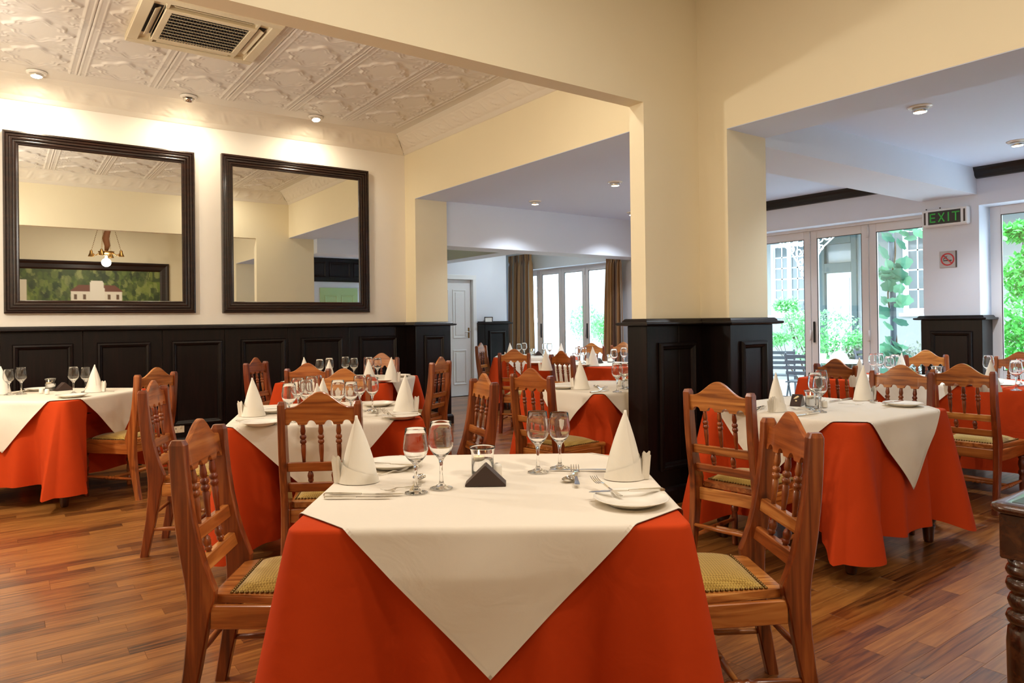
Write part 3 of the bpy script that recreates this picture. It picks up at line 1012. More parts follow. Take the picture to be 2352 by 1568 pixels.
def make_chair(label):
    t = thing('dining_chair', label, 'chair')
    pm = post_mesh().mesh('back_post')
    for s in (-1, 1):
        put('back_post', pm, WD[2], t, (s * .1745, 0, 0))
    put('crest_rail', crest_mesh().mesh('crest_rail'), WD[0], t)
    for z0, z1 in ((.590, .634), (.490, .534)):
        m = MB()
        ya, yb = post_y(z0), post_y(z1)
        M = Matrix(((1, 0, 0, 0), (0, 1, (yb - ya) / (z1 - z0), ya), (0, 0, 1, z0), (0, 0, 0, 1)))
        m.cbox(-.158, .158, -.012, .012, 0, z1 - z0, .003, M)
        m.build('back_rail', WD[0], t)
    sm = MB()
    lathe_bar(sm, (0, post_y(.634), .630), (0, post_y(.815), .818), SPIN[::-1] and [(1 - a, r) for a, r in reversed(SPIN)])
    me = sm.mesh('spindle')
    for x in (-.082, 0, .082):
        put('spindle', me, WD[2], t, (x, 0, 0))
    sm = MB()
    lathe_bar(sm, (0, post_y(.532), .532), (0, post_y(.592), .592), SPIN2)
    me = sm.mesh('short_spindle')
    for x in (-.055, .055):
        put('short_spindle', me, WD[2], t, (x, 0, 0))
    m = MB()
    m.loft([seat_poly(-.19, .225, .157, .218, .404), seat_poly(-.19, .229, .157, .222, .409), seat_poly(-.19, .229, .157, .222, .424), seat_poly(-.19, .225, .157, .218, .430)])
    m.build('seat_board', WD[1], t)
    for nm, a, b in (('front', (-.205, .205), None), ('side', (-.2, -.157), -1), ('side', (.2, .157), 1), ('back', (-.157, .157), None)):
        m = MB()
        if nm == 'front':
            m.cbox(-.205, .205, .195, .213, .330, .404, .003)
            m.build('apron', WD[0], t)
        elif nm == 'back':
            m.cbox(-.157, .157, -.222, -.204, .340, .404, .003)
            m.build('apron', WD[0], t)
        else:
            p, q = Vector((b * .176, -.19)), Vector((b * .208, .213))
            an = math.atan2(q.y - p.y, q.x - p.x)
            m.cbox(0, (q - p).length, -.009, .009, .330, .404, .003, TR(p.x, p.y, 0) @ RZ(an))
            m.build('apron', WD[1], t)
    m = MB()
    def dome(u, v):
        x = (u - .5) * 2
        y = (v - .5) * 2
        w = .150 + .024 * (y + 1) / 2
        h = (1 - abs(x) ** 3.2) * (1 - abs(y) ** 3.2)
        return (x * w, .028 + y * .158, .4305 + .036 * max(0, h) ** .5)
    m.grid(lambda u, v: dome(v, u), 16, 16)
    m.build('cushion', SEATF, t)
    m = MB()
    for sx, sy, ex_, ey, n in ((-1, -1, 1, -1, 20), (1, -1, 1, 1, 20), (1, 1, -1, 1, 22), (-1, 1, -1, -1, 20)):
        for k in range(n):
            x, y = sx + (ex_ - sx) * k / n, sy + (ey - sy) * k / n
            w = .150 + .024 * (y + 1) / 2
            m.sphere((x * (w + .003), .028 + y * .161, .433), (.0062, .0062, .0052), 6, 4)
    stuff(m.build('nail_trim', NAILM, t))
    fm = MB().lathe([(0, 0)] + [(r, z) for z, r in FLEG] + [(0, .326)], 12).cbox(-.020, .020, -.020, .020, .325, .404, .003).mesh('front_leg')
    for s in (-1, 1):
        put('front_leg', fm, WD[2], t, (s * .195, .197, 0))
    for s in (-1, 1):
        m = MB()
        lathe_bar(m, (s * .176, -.245, .150), (s * .194, .185, .150), STRET)
        m.build('stretcher', WD[1], t)
    m = MB()
    lathe_bar(m, (-.185, -.03, .150), (.185, -.03, .150), STRET)
    m.build('stretcher', WD[0], t)
    m = MB()
    lathe_bar(m, (-.174, -.262, .215), (.174, -.262, .215), [(0, .009), (.5, .012), (1, .009)])
    m.build('stretcher', WD[0], t)
    return t
CH = [
 (1, .538, 2.553, -33, 'reddish wooden dining chair at the left end of the front table'),
 (2, .708, 4.538, -27, 'honey wooden chair with pale lit backrest left of the second table'),
 (3, .947, 5.936, 126, 'wooden chair drawn up to the far left table, back toward the wall socket'),
 (4, 1.195, 3.186, 58, 'knotty wooden chair between front and second tables, seen from behind'),
 (5, 3.262, 5.642, 124, 'wooden chair with olive seat standing before the panelled stub beside the white door'),
 (6, 1.938, 4.706, 235, 'amber wooden chair behind the cluster of glasses, far side of the second table'),
 (7, 1.995, 5.587, 46, 'red brown chair back above the corner of the table nearest the panelled wall'),
 (8, 1.969, 6.930, -46, 'narrow seen wooden chair alone against dark panelling right of the tall napkin'),
 (9, 3.237, 6.836, 222, 'orange wooden chair back behind the farthest napkin against dark panelling'),
 (10, 2.393, 3.616, 168, 'amber wooden chair seen edge on behind the candle glass of the front table'),
 (11, 2.876, 3.766, 8, 'brown wooden chair seen from behind the two wine glasses, olive seat to the right'),
 (12, 4.731, 6.516, 36, 'amber wooden chair standing alone on the far room floor, splayed rear leg showing'),
 (13, 4.783, 5.732, 0, 'red brown chair before the window side table in the far room'),
 (14, 5.856, 8.911, -55, 'small distant chair beside dark panelling right of the white door'),
 (15, 6.700, 7.380, 222, 'distant dark red chair half hidden by white napkins before the far glass doors'),
 (16, 7.200, 7.250, 205, 'distant light brown chair below the far right curtain'),
 (17, 2.900, 2.261, 7, 'wooden chair at the left side of the numbered table, by the pillar'),
 (18, 2.152, 1.384, 147, 'golden wooden chair at the right end of the front table, back to the right'),
 (19, 5.173, 2.930, -9, 'wooden chair at the left end of the long terrace table'),
 (20, 4.779, 2.260, 188, 'wooden chair on the far side of the numbered table, back behind its white plate'),
 (21, 7.028, 3.098, 226, 'red wooden chair in front of the dark panelled pier under the exit sign'),
 (22, 5.145, 2.040, 4, 'wooden chair with visible olive seat and legs at right, before the long terrace table'),
 (23, 7.140, 2.378, 182, 'reddish chair corner behind the wine glasses at the picture right edge'),
]
CHPOS = {}
base = None
for n, x, y, f, lab in CH:
    a = math.radians(f)
    loc = (x + .287 * cos(a), y + .287 * sin(a), 0)
    CHPOS[n] = (loc[0], loc[1], a)
    if base is None:
        base = make_chair(lab)
        base.location = loc
        base.rotation_euler = (0, 0, a - PI / 2)
        base['group'] = 'matching spindle back dining chairs'
    else:
        dup(base, lab, loc, a - PI / 2, 'matching spindle back dining chairs')

# ------------------------------------------------------------------ tables, cloths
TLEG = [(0, .020), (.01, .026), (.07, .030), (.09, .036), (.10, .036), (.108, .030), (.125, .040), (.150, .048), (.175, .046), (.195, .034), (.205, .030), (.215, .040), (.24, .044), (.27, .036), (.40, .032), (.48, .038), (.56, .045), (.60, .036), (.61, .046), (.635, .046), (.64, .036)]
def make_table(label, cx, cy, rot, a, b):
    t = thing('dining_table', label, 'table', (cx, cy, 0), rot, None)
    MB().cbox(-a + .016, a - .016, -b + .016, b - .016, .715, .745, .006).build('tabletop', LEGW, t)
    lm = MB().lathe([(0, 0)] + [(r, z) for z, r in TLEG] + [(0, .64)], 16).cbox(-.042, .042, -.042, .042, .62, .715, .003).mesh('leg')
    for sx in (-1, 1):
        for sy in (-1, 1):
            put('leg', lm, LEGW, t, (sx * (a - .075), sy * (b - .075), 0))
    m = MB()
    for sy in (-1, 1):
        m.box(-a + .1, a - .1, sy * (b - .075) - .012, sy * (b - .075) + .012, .63, .715)
    for sx in (-1, 1):
        m.box(sx * (a - .075) - .012, sx * (a - .075) + .012, -b + .1, b - .1, .63, .715)
    m.build('apron', LEGW, t)
    return t
def smooth(t):
    t = max(0.0, min(1.0, t))
    return t * t * (3 - 2 * t)
def red_cloth(label, cx, cy, rot, a, b, chairs, seed, L=.60):
    r = random.Random(seed)
    rc = .035
    per = []                              # (x, y, nx, ny, distance to corner, side seed)
    sides = [((a - rc, -b), (-a + rc, -b), (0, -1)), ((-a, -b + rc), (-a, b - rc), (-1, 0)), ((-a + rc, b), (a - rc, b), (0, 1)), ((a, b - rc), (a, -b + rc), (1, 0))]
    cor = [(-a + rc, -b + rc, -PI / 2, -PI), (-a + rc, b - rc, PI, PI / 2), (a - rc, b - rc, PI / 2, 0), (a - rc, -b + rc, 0, -PI / 2)]
    foldamp = [(.7 + .6 * r.random(), r.random() * 6, .16 + .08 * r.random(), .8 + .5 * r.random()) for _ in range(8)]
    for k in range(4):
        (x0, y0), (x1, y1), n = sides[k]
        ln = math.hypot(x1 - x0, y1 - y0)
        N = int(ln / .022)
        for i in range(N + 1):
            s = i / N
            d0, d1 = s * ln, (1 - s) * ln
            d = min(d0, d1)
            fa = foldamp[(2 * k - 1) % 8] if d0 < d1 else foldamp[(2 * k) % 8]
            per.append((x0 + (x1 - x0) * s, y0 + (y1 - y0) * s, n[0], n[1], d, fa, s * ln, k))
        x, y, t0, t1 = cor[k]
        for i in range(1, 9):
            tt = t0 + (t1 - t0) * i / 9
            per.append((x + rc * cos(tt), y + rc * sin(tt), cos(tt), sin(tt), 0, foldamp[2 * k], 0, k))
    NT = 20
    zt = .757
    rows = []
    for s in (.30, .65, .9):
        rows.append([(p[0] * s, p[1] * s, zt) for p in per])
    for i in range(4):
        q = PI / 2 * i / 3
        rr = .012
        rows.append([(p[0] + p[2] * (rr * sin(q) - rr * .3), p[1] + p[3] * (rr * sin(q) - rr * .3), zt - rr * (1 - cos(q))) for p in per])
    cr, sr = cos(rot), sin(rot)
    for j in range(1, NT + 1):
        t = j / NT
        row = []
        for (x, y, nx, ny, d, fa, along, k) in per:
            A, ph, vpos, vd = fa
            fl = .010 + t * (.012 + .130 * A * exp(-(d / .085) ** 2) - .062 * vd * exp(-((d - vpos) / .055) ** 2) + .030 * exp(-((d - vpos - .11) / .05) ** 2)) + .004 * t * sin(along * 17 + ph)
            if d > .30:
                fl = max(fl, .010 + .004 * t)
            z = zt - .012 - (L - .012) * t - t * t * .055 * exp(-(d / .09) ** 2) - .006 * t * sin(along * 9 + ph)
            px, py = x + nx * fl, y + ny * fl
            for (qx, qy, qa) in chairs:
                wx, wy = cx + px * cr - py * sr, cy + px * sr + py * cr
                dx, dy = wx - qx, wy - qy
                fx, fy = cos(qa), sin(qa)
                lo, la = dx * fx + dy * fy, abs(-dx * fy + dy * fx)
                front = .225 + .022
                if -.35 < lo < front and la < .34:
                    w = smooth((.34 - la) / .08) * smooth((.735 - z) / .24)
                    mv = (front - lo) * w
                    px += (fx * cr + fy * sr) * mv
                    py += (-fx * sr + fy * cr) * mv
            row.append((px, py, z))
        rows.append(row)
    m = MB()
    m.loft([[Vector(p) for p in rw] for rw in rows], cap=False, smooth=True)
    n = len(per)
    m.f = [tuple(reversed(f)) for f in m.f]
    m.v.append((0, 0, zt))
    c = len(m.v) - 1
    for i in range(n):
        m.f.append((c, (i + 1) % n, i) if False else (i, c, (i + 1) % n))
        m.sm.append(True)
    o = m.build('tablecloth', RED, None, (cx, cy, 0), (0, 0, rot))
    return tag(o, label, 'tablecloth', None)
def overlay(label, cx, cy, rot, a, b, L, ox=0.0, oy=0.0, tw=0.0, seed=1, N=72):
    r = random.Random(seed)
    ph = [r.random() * 6 for _ in range(4)]
    zt = .7615
    a2, b2 = a + .009, b + .009
    R_ = .014
    def fold(e):
        if e <= 0:
            return 0.0, 0.0
        q = e / R_
        if q < PI / 2:
            return R_ * sin(q), R_ * (1 - cos(q))
        return R_, R_ + e - R_ * PI / 2
    def fn(u, v):
        s, t = u * 2 - 1, v * 2 - 1
        p, q = (s + t) * L / 2, (t - s) * L / 2
        p, q = p * cos(tw) - q * sin(tw) + ox, p * sin(tw) + q * cos(tw) + oy
        ex, ey = abs(p) - a2 + R_ * .5, abs(q) - b2 + R_ * .5
        hx, vx = fold(ex)
        hy, vy = fold(ey)
        x = math.copysign(min(abs(p), a2 - R_ * .5) + hx + vx * .045, p) if ex > 0 else p
        y = math.copysign(min(abs(q), b2 - R_ * .5) + hy + vy * .045, q) if ey > 0 else q
        z = zt - vx - vy
        if vx > vy and ex > 0:
            x += math.copysign((.006 * sin(q * 15 + ph[0]) + .006 * sin(vx * 13 + q * 5 + ph[2]) + .013) * min(1, vx / .12), p)
        elif ey > 0:
            y += math.copysign((.006 * sin(p * 15 + ph[1]) + .006 * sin(vy * 13 + p * 5 + ph[3]) + .013) * min(1, vy / .12), q)
        else:
            z += .0006 * sin(p * 21 + ph[2]) * sin(q * 17 + ph[3])
        return (x, y, z)
    m = MB().grid(fn, N, N)
    o = m.build('table_overlay', WHITE, None, (cx, cy, 0), (0, 0, rot))
    h = []
    H_ = MB()
    for side in range(4):
        for k in range(N):
            f0, f1 = k / N, (k + 1) / N
            w = 1.0 / N
            if side == 0: quad = [(f0, 0), (f1, 0), (f1, w), (f0, w)]
            elif side == 1: quad = [(f0, 1 - w), (f1, 1 - w), (f1, 1), (f0, 1)]
            elif side == 2: quad = [(0, f0), (w, f0), (w, f1), (0, f1)]
            else: quad = [(1 - w, f0), (1, f0), (1, f1), (1 - w, f1)]
            pts = []
            for q in quad:
                e = 1e-3
                c0 = Vector(fn(*q))
                nn = (Vector(fn(q[0] + e, q[1])) - Vector(fn(q[0] - e, q[1]))).cross(Vector(fn(q[0], q[1] + e)) - Vector(fn(q[0], q[1] - e)))
                pts.append(c0 + nn.normalized() * .0014)
            H_.add(pts, [(0, 1, 2, 3)], True)
    H_.build('hem', WHITE, o)
    return tag(o, label, 'overlay', None)
R = math.radians
TAB = {
 'A': (1.280, 1.884, R(-35.7), .512, .480), 'B': (1.554, 4.011, R(-22.2), .500, .490), 'C': (.305, 6.533, R(49.2), .490, .490),
 'D': (2.647, 6.275, R(-46), .515, .470), 'E': (3.845, 4.110, 0, .460, .450), 'F': (5.754, 6.320, R(-81), .700, .460),
 'G': (6.420, 8.440, R(-40), .500, .500), 'H': (3.842, 2.262, 0, .490, .460), 'I': (6.210, 2.610, R(-84), 1.0, .450)}
TN = {'A': 'front table', 'B': 'second table', 'C': 'far left table', 'D': 'panelled wall table', 'E': 'table left of the dark pillar', 'F': 'window side table in the far room',
      'G': 'farthest table by the left curtain', 'H': 'numbered table', 'I': 'long terrace table'}
TCH = {'A': (1, 18), 'B': (2, 4, 6, 10), 'C': (3,), 'D': (5, 7, 8, 9), 'E': (11,), 'F': (12, 13), 'G': (14,), 'H': (17, 20), 'I': (19, 22)}
OV = {'A': (.858, 0, 0, 0), 'B': (.90, -.06, 0, .04), 'C': (.86, 0, 0, .05), 'D': (.86, 0, 0, .02), 'E': (.775, 0, -.10, 0), 'F': (.76, -.03, 0, 0), 'G': (.86, 0, 0, 0), 'H': (.848, 0, 0, -.03), 'I': (.78, -.08, 0, 0)}
for k, (cx, cy, rot, a, b) in TAB.items():
    make_table('dark legged wooden table under the red cloth, %s' % TN[k], cx, cy, rot, a, b)
    red_cloth('rust red cloth hanging from the %s' % TN[k], cx, cy, rot, a, b, [CHPOS[c] for c in TCH[k]], ord(k))
    L, ox, oy, tw = OV[k]
    overlay('ivory square overlay laid cornerwise on the %s' % TN[k], cx, cy, rot, a, b, L, ox, oy, tw, ord(k) + 5, 132 if k == 'A' else 84)

# ------------------------------------------------------------------ tableware
ZT = .7632
GP = [(0, .0012), (.026, .0008), (.0345, .0000), (.0358, .0018), (.0345, .0034), (.020, .0075), (.0095, .0140), (.0060, .0240), (.0050, .0420), (.0050, .0700), (.0062, .0800), (.0078, .0860), (.0095, .0920), (.0160, .1000), (.0260, .1100), (.0340, .1220), (.0385, .1360), (.0395, .1460), (.0385, .1600), (.0355, .1850), (.0325, .2070), (.0320, .2082), (.0313, .2070)]
GI = [(.0343, .1850), (.0373, .1600), (.0383, .1460), (.0373, .1360), (.0327, .1225), (.0245, .1110), (.0130, .1030), (0, .1010)]
gmesh = MB().lathe(GP + GI, 28).mesh('wine_glass')
gmesh.materials.append(GLASS)
def glass(u, v, label, s=1.0, top=False, group=None):
    p = at(u, v, ZT + (.208 * s if top else 0))
    o = put('wine_glass', gmesh, None, None, (p.x, p.y, ZT))
    o.scale = (min(s, 1.0) ** .5,) * 2 + (s,) if s != 1 else (1, 1, 1)
    return tag(o, label, 'wine glass', group)
def make_napkin(sx):
    m = MB()
    rings = []
    def rad(h):
        return (1 - h) ** .85 * (1 + .12 * sin(PI * h))
    for i in range(17):
        h = i / 16
        k = rad(h)
        rings.append([Vector((sx * (-.006 + .060 * k * cos(t) + .006 * h + .004 * h * (1 - h) * cos(3 * t)), .046 * k * sin(t) + .012 * h * (1 - h), .216 * h)) if h < 1 else Vector((sx * (.004 * cos(t)), .002 * sin(t), .216)) for t in [2 * PI * q / 28 for q in range(28)]])
    if sx < 0:
        rings = [list(reversed(r)) for r in rings]
    m.loft(rings, True, True)
    w = MB()
    def fn(u, v):
        t = -PI * 1.08 + u * PI * 1.25
        ztop = .068 * (1 - u) ** 1.2 + .012
        z = .0005 + (ztop - .0005) * v
        k = rad(z / .216) * 1.09 + .015
        return (-sx * (.006 + .060 * k * cos(PI + t)) if False else sx * (-.006 + .060 * k * cos(PI - t)), -.046 * k * abs(sin(t)) if sin(t) < 0 else .046 * k * sin(t), z)
    w.grid(fn, 26, 8)
    def flap(u, v, o=0.0):
        h = .012 + .975 * v
        t = -PI * 1.25 + u * (PI * .80 + .38 * (1 - v))
        k = rad(h) * (1.045 + o)
        return (sx * (.006 * h - .006 + (.060 * k + .001) * cos(t)), (.046 * k + .001) * sin(t) + .012 * h * (1 - h), .216 * h)
    w.grid(flap, 22, 14)
    w.grid(lambda u, v: flap(.995 + .005 * u, v, -.06 * u), 1, 14, False)
    p = MB()
    for k in range(5):
        a = (k - 2) * .16
        zz = .088 - .010 * abs(k - 1.3)
        def pl(u, v, a=a, zz=zz, k=k):
            x = .046 + .026 * u + .006 * v
            y = (k - 2) * .0065 * (1 + .4 * v) + .003 * sin(u * 5) - .012 * (1 - u)
            return (sx * x, y, zz * v + .004 * sin(u * 9) * v)
        p.grid(pl, 6, 6)
        p.grid(lambda u, v, pl=pl: (lambda q: (q[0], q[1] + .0022, q[2]))(pl(u, v)), 6, 6)
    return m.mesh('napkin'), w.mesh('napkin_wrap'), p.mesh('napkin_pleats')
NM = {1: make_napkin(1), -1: make_napkin(-1)}
def napkin(u, v, label, side=1, rz=-36, h=1.0, top=False, group=None):
    z = ZT + (.216 * h if top else 0)
    p = at(u, v, z)
    a, b, c = NM[side]
    o = put('napkin', a, NAPK, None, (p.x, p.y, ZT), (0, 0, R(rz)))
    o.scale = (1, 1, h)
    put('wrap', b, NAPK, o)
    put('pleats', c, NAPK, o)
    return tag(o, label, 'napkin', group)
PP = [(0, .004), (.062, .003), (.066, .0005), (.070, .003), (.080, .008), (.098, .0155), (.1055, .0185), (.1062, .0200), (.1050, .0208), (.098, .0180), (.080, .0110), (.069, .0066), (.0, .0060)]
pmesh = MB().lathe(PP, 40).mesh('side_plate')
pmesh.materials.append(CHINA)
def plate(u, v, label, s=1.0, group=None):
    p = at(u, v, ZT + .012)
    o = put('side_plate', pmesh, None, None, (p.x, p.y, ZT))
    o.scale = (s, s, 1)
    return tag(o, label, 'plate', group)
def cut_meshes():
    d = {}
    m = MB()
    m.loft([[(x, -w, z - h), (x, w, z - h), (x, w, z + h), (x, -w, z + h)] for x, w, h, z in ((0, .006, .002, .004), (.004, .0075, .0032, .004), (.045, .0072, .0032, .004), (.085, .0045, .0028, .004), (.098, .004, .0025, .004))], True, False)
    h = m.mesh('handle')
    m = MB()
    m.loft([[(x, y0, .0032), (x, y1, .0032), (x, y1, .0048), (x, y0, .0048)] for x, y0, y1 in ((.098, -.004, .004), (.105, -.006, .0055), (.14, -.0085, .0055), (.18, -.0085, .0055), (.198, -.006, .0050), (.206, .0005, .0030))], True)
    d['knife'] = (h, m.mesh('blade'), .206)
    hp = ((0, .004, .0012, .003), (.006, .0068, .0014, .003), (.04, .0052, .0014, .003), (.085, .0028, .0016, .005), (.115, .0030, .0016, .009), (.128, .005, .0014, .008))
    m = MB()
    m.loft([[(x, -w, z - t), (x, w, z - t), (x, w, z + t), (x, -w, z + t)] for x, w, t, z in hp])
    hf = m.mesh('handle')
    m = MB()
    m.loft([[(x, -w, z - .0009), (x, w, z - .0009), (x, w, z + .0009), (x, -w, z + .0009)] for x, w, z in ((.126, .005, .008), (.133, .0105, .0055), (.145, .0115, .0035))])
    for k in range(4):
        y = -.0102 + k * .0068
        m.loft([[(x, y - w, z - .0008), (x, y + w, z - .0008), (x, y + w, z + .0008), (x, y - w, z + .0008)] for x, w, z in ((.144, .0016, .0036), (.160, .0014, .004), (.178, .0012, .008), (.192, .0006, .0145))])
    d['fork'] = (hf, m.mesh('tines'), .192)
    m = MB()
    def sp(u, v):
        t = PI * u
        x = .150 - .026 * cos(t)
        w = .0185 * sin(t) ** .75
        y = (v - .5) * 2
        return (x, y * w, .0085 - .0075 * (1 - y * y) * sin(t) ** .8 + .003 * (1 - sin(t)))
    m.grid(sp, 14, 10)
    m.grid(lambda u, v: (lambda q: (q[0], q[1], q[2] - .0013))(sp(u, 1 - v)), 14, 10)
    d['spoon'] = (hf, m.mesh('bowl'), .176)
    return d
CM = cut_meshes()
CPART = {'knife': 'blade', 'fork': 'tines', 'spoon': 'bowl'}
def cutlery(kind, u0, v0, u1, v1, label, lift=0.0, group=None, flip=False, pitch=0.0):   # handle end pixel -> tip pixel
    z = ZT + .003 + lift
    a, b = at(u0, v0, z), at(u1, v1, z)
    d = b - a
    h, t, L = CM[kind]
    s = max(.75, min(1.25, d.length / L))
    o = thing('table_' + kind, label, kind, (a.x, a.y, ZT + lift), math.atan2(d.y, d.x), group)
    o.rotation_euler = (0, pitch, math.atan2(d.y, d.x))
    o.scale = (s, s, s)
    put('handle', h, STEEL, o)
    put(CPART[kind], t, STEEL, o)
    return o
CUP = [(0, .0), (.034, .0), (.0372, .003), (.0375, .010), (.0372, .070), (.0385, .082), (.0425, .094), (.0440, .0985), (.0428, .0990), (.0408, .094), (.0368, .082), (.0355, .070), (.0355, .010), (.033, .006), (0, .005)]
cupm = MB().lathe(CUP, 32).mesh('glass_cup')
watm = MB().lathe([(0, .0056), (.0325, .0066), (.0350, .0105), (.0350, .0580), (0, .0580)], 28).mesh('water')
waxm = MB().lathe([(0, .050), (.016, .050), (.0185, .052), (.0190, .066), (.0180, .068), (.012, .0665), (0, .0662)], 20).mesh('candle')
wickm = MB().tube([(0, 0, .066), (.0004, 0, .073)], .0008, 5).mesh('wick')
flm = MB().lathe([(0, .071), (.0022, .0735), (.0033, .077), (.0026, .082), (.0012, .087), (0, .091)], 10).mesh('flame')
def candle(u, v, label, dx=-.012):
    p = at(u, v, ZT)
    t = thing('candle_glass', label, 'candle holder', (p.x, p.y, ZT))
    put('glass_cup', cupm, GLASS, t)
    put('water', watm, WATER, t)
    c = put('candle', waxm, WAX, t, (dx, -dx * .4, 0))
    put('wick', wickm, BLACKP, c)
    put('flame', flm, FLAME, c)
    return t
prm = MB()
prm.loft([[(-.064, y, .0), (.064, y, .0), (.064, y, .005), (.002, y, .064), (-.002, y, .064), (-.064, y, .005)] for y in (-.03, .03)])
prmesh = prm.mesh('pyramid')
def pyramid(u, v, label, rz, digit=None):
    p = at(u, v, ZT)
    o = put('table_number_block', prmesh, LEATHER, None, (p.x, p.y, ZT), (0, 0, R(rz)))
    tag(o, label, 'table number')
    if digit:
        c = bpy.data.curves.new('digit', 'FONT')
        c.body = digit
        c.size = .074
        c.align_x = 'CENTER'
        c.align_y = 'CENTER'
        c.extrude = .0004
        c.offset = .0026
        c.materials.append(GOLD)
        tmp = bpy.data.objects.new('digit_curve', c)
        COL.objects.link(tmp)
        bpy.context.view_layer.update()
        me = bpy.data.meshes.new_from_object(tmp.evaluated_get(bpy.context.evaluated_depsgraph_get()))
        bpy.data.objects.remove(tmp)
        d = put('digit', me, GOLD, o)
        nrm = Vector((-.059, 0, .062)).normalized()
        up = Vector((.062, 0, .059)).normalized()
        right = Vector((0, -1, 0))
        M = Matrix((right, up, nrm)).transposed().to_4x4()
        M.translation = Vector((-.033, 0, .0345)) + nrm * .0006
        d.matrix_local = M
    return o
shm = MB().lathe([(0, 0), (.014, 0), (.0165, .003), (.0165, .030), (.0145, .037), (.009, .041), (0, .042)], 16).mesh('shaker')
def shaker(u, v, label, s=1.0):
    p = at(u, v, ZT)
    o = put('condiment_shaker', shm, CHINA, None, (p.x, p.y, ZT))
    o.scale = (s, s, s)
    put('holes', MB().lathe([(0, .0424), (.004, .0424), (.004, .0420)], 8).mesh('holes'), BLACKP, o)
    return tag(o, label, 'shaker')

# front table
glass(956, 1131, 'front table: smaller wine glass of the left pair, nearest the crossed fork and spoon', .94)
glass(1014, 1121, 'front table: larger wine glass of the left pair, beside the candle glass', 1.0)
glass(1236, 1084, 'front table: larger wine glass of the right pair, left one', 1.0)
glass(1286, 1075, 'front table: smaller wine glass of the right pair, next to the right napkin', .94)
napkin(820, 1106, 'ivory napkin folded to a cone at the left of the front table', -1, -38, 1.0)
napkin(1438, 1098, 'ivory napkin folded to a cone at the right of the front table', 1, -36, 1.03)
plate(903, 1064, 'white side plate behind the left napkin of the front table')
plate(1450, 1146, 'white side plate at the right front corner of the front table')
cutlery('knife', 744, 1136, 926, 1135, 'table knife lying left front of the front table, upper of the pair')
cutlery('knife', 745, 1143, 900, 1142, 'shorter knife lying left front of the front table, lower of the pair')
cutlery('knife', 1397, 1080, 1262, 1079, 'table knife behind the fork and spoon on the front table, pointing at the glasses')
cutlery('knife', 1526, 1124, 1352, 1131, 'knife resting across the right side plate of the front table', .020)
cutlery('knife', 838, 1064, 962, 1068, 'knife resting across the side plate behind the left napkin', .020)
cutlery('fork', 1428, 1140, 1362, 1108, 'fork resting with raised tines on the right side plate', .012, pitch=-.06)
cutlery('fork', 852, 1092, 934, 1078, 'fork lying beside the side plate behind the left napkin', 0)
cutlery('fork', 968, 1112, 915, 1122, 'dessert fork crossed under a spoon by the left glasses of the front table', 0)
cutlery('spoon', 945, 1128, 966, 1094, 'dessert spoon crossed over a fork by the left glasses of the front table', .006)
cutlery('fork', 1326, 1114, 1320, 1076, 'upright lying dessert fork between right glasses and right plate', .006)
cutlery('spoon', 1328, 1078, 1302, 1108, 'dessert spoon lying under a fork between right glasses and right plate', 0)
candle(1109, 1093, 'lit floating candle in a flared water glass on the front table')
pyramid(1116, 1112, 'dark brown triangular table number block, blank end to the camera, front table', -36)
shaker(1142, 1092, 'white shaker half hidden behind the candle glass of the front table')
# second table
napkin(580, 955, 'napkin cone at the left of the second table', -1, -30)
napkin(932, 944, 'napkin cone at the right of the second table', 1, -30)
napkin(742, 868, 'napkin cone rising behind the glasses, left of two at the second table far side', 1, -30, 1.0, True)
napkin(728, 880, 'napkin cone half hidden by glasses at the second table far side', -1, -30, 1.0, True)
plate(600, 970, 'side plate at the left front of the second table')
plate(622, 942, 'side plate behind the left napkin of the second table')
plate(922, 955, 'side plate at the right of the second table')
plate(868, 927, 'side plate at the far right of the second table')
for (u, v, s, w) in ((664, 881, .97, 'squat looking far left'), (684, 868, .97, 'second from the left'), (703, 872, .94, 'third from the left'), (716, 864, 1.0, 'fourth from the left'), (776, 873, 1.0, 'left one right of the napkins'), (806, 877, .94, 'smaller middle one right of the napkins'), (826, 863, 1.0, 'taller one right of the amber chair'), (855, 866, .94, 'farthest right')):
    glass(u, v, 'second table: wine glass, %s' % w, s, True)
cutlery('fork', 690, 978, 678, 954, 'fork seen under the chair crest, second table left', .002)
cutlery('spoon', 884, 938, 850, 948, 'spoon by the right stem of the second table', .002)
cutlery('fork', 866, 952, 870, 934, 'fork by the right stem of the second table', .006)
cutlery('knife', 960, 950, 884, 953, 'knife resting across the right plate of the second table', .020)
cutlery('fork', 908, 958, 880, 945, 'fork with raised tines on the right plate of the second table', .014)
cutlery('knife', 542, 966, 600, 960, 'knife lying left of the second table before its napkin')
cutlery('knife', 640, 938, 600, 940, 'knife resting on the plate behind the second table left napkin', .020)
cutlery('fork', 606, 952, 640, 944, 'fork beside the plate behind the second table left napkin')
# far left table
napkin(218, 900, 'napkin cone at the right of the far left table', 1, -20)
napkin(2, 905, 'napkin cone cut by the picture left edge on the far left table', -1, -20)
for (u, v, s, w) in ((20, 906, .94, 'smaller left one'), (49, 905, 1.0, 'taller left one'), (169, 904, 1.0, 'taller right one'), (197, 900, .94, 'smaller right one beside the napkin')):
    glass(u, v, 'far left table: wine glass, %s' % w, s)
candle(116, 897, 'lit candle in a flared water glass on the far left table')
pyramid(146, 896, 'dark table number block on the far left table', 20)
shaker(95, 903, 'left white shaker on the far left table')
shaker(108, 905, 'right white shaker on the far left table')
plate(165, 908, 'side plate at the front corner of the far left table')
plate(90, 893, 'side plate at the far side of the far left table')
cutlery('knife', 262, 899, 232, 899, 'knife right of the napkin on the far left table')
cutlery('spoon', 30, 904, 60, 898, 'spoon between the left glasses of the far left table')
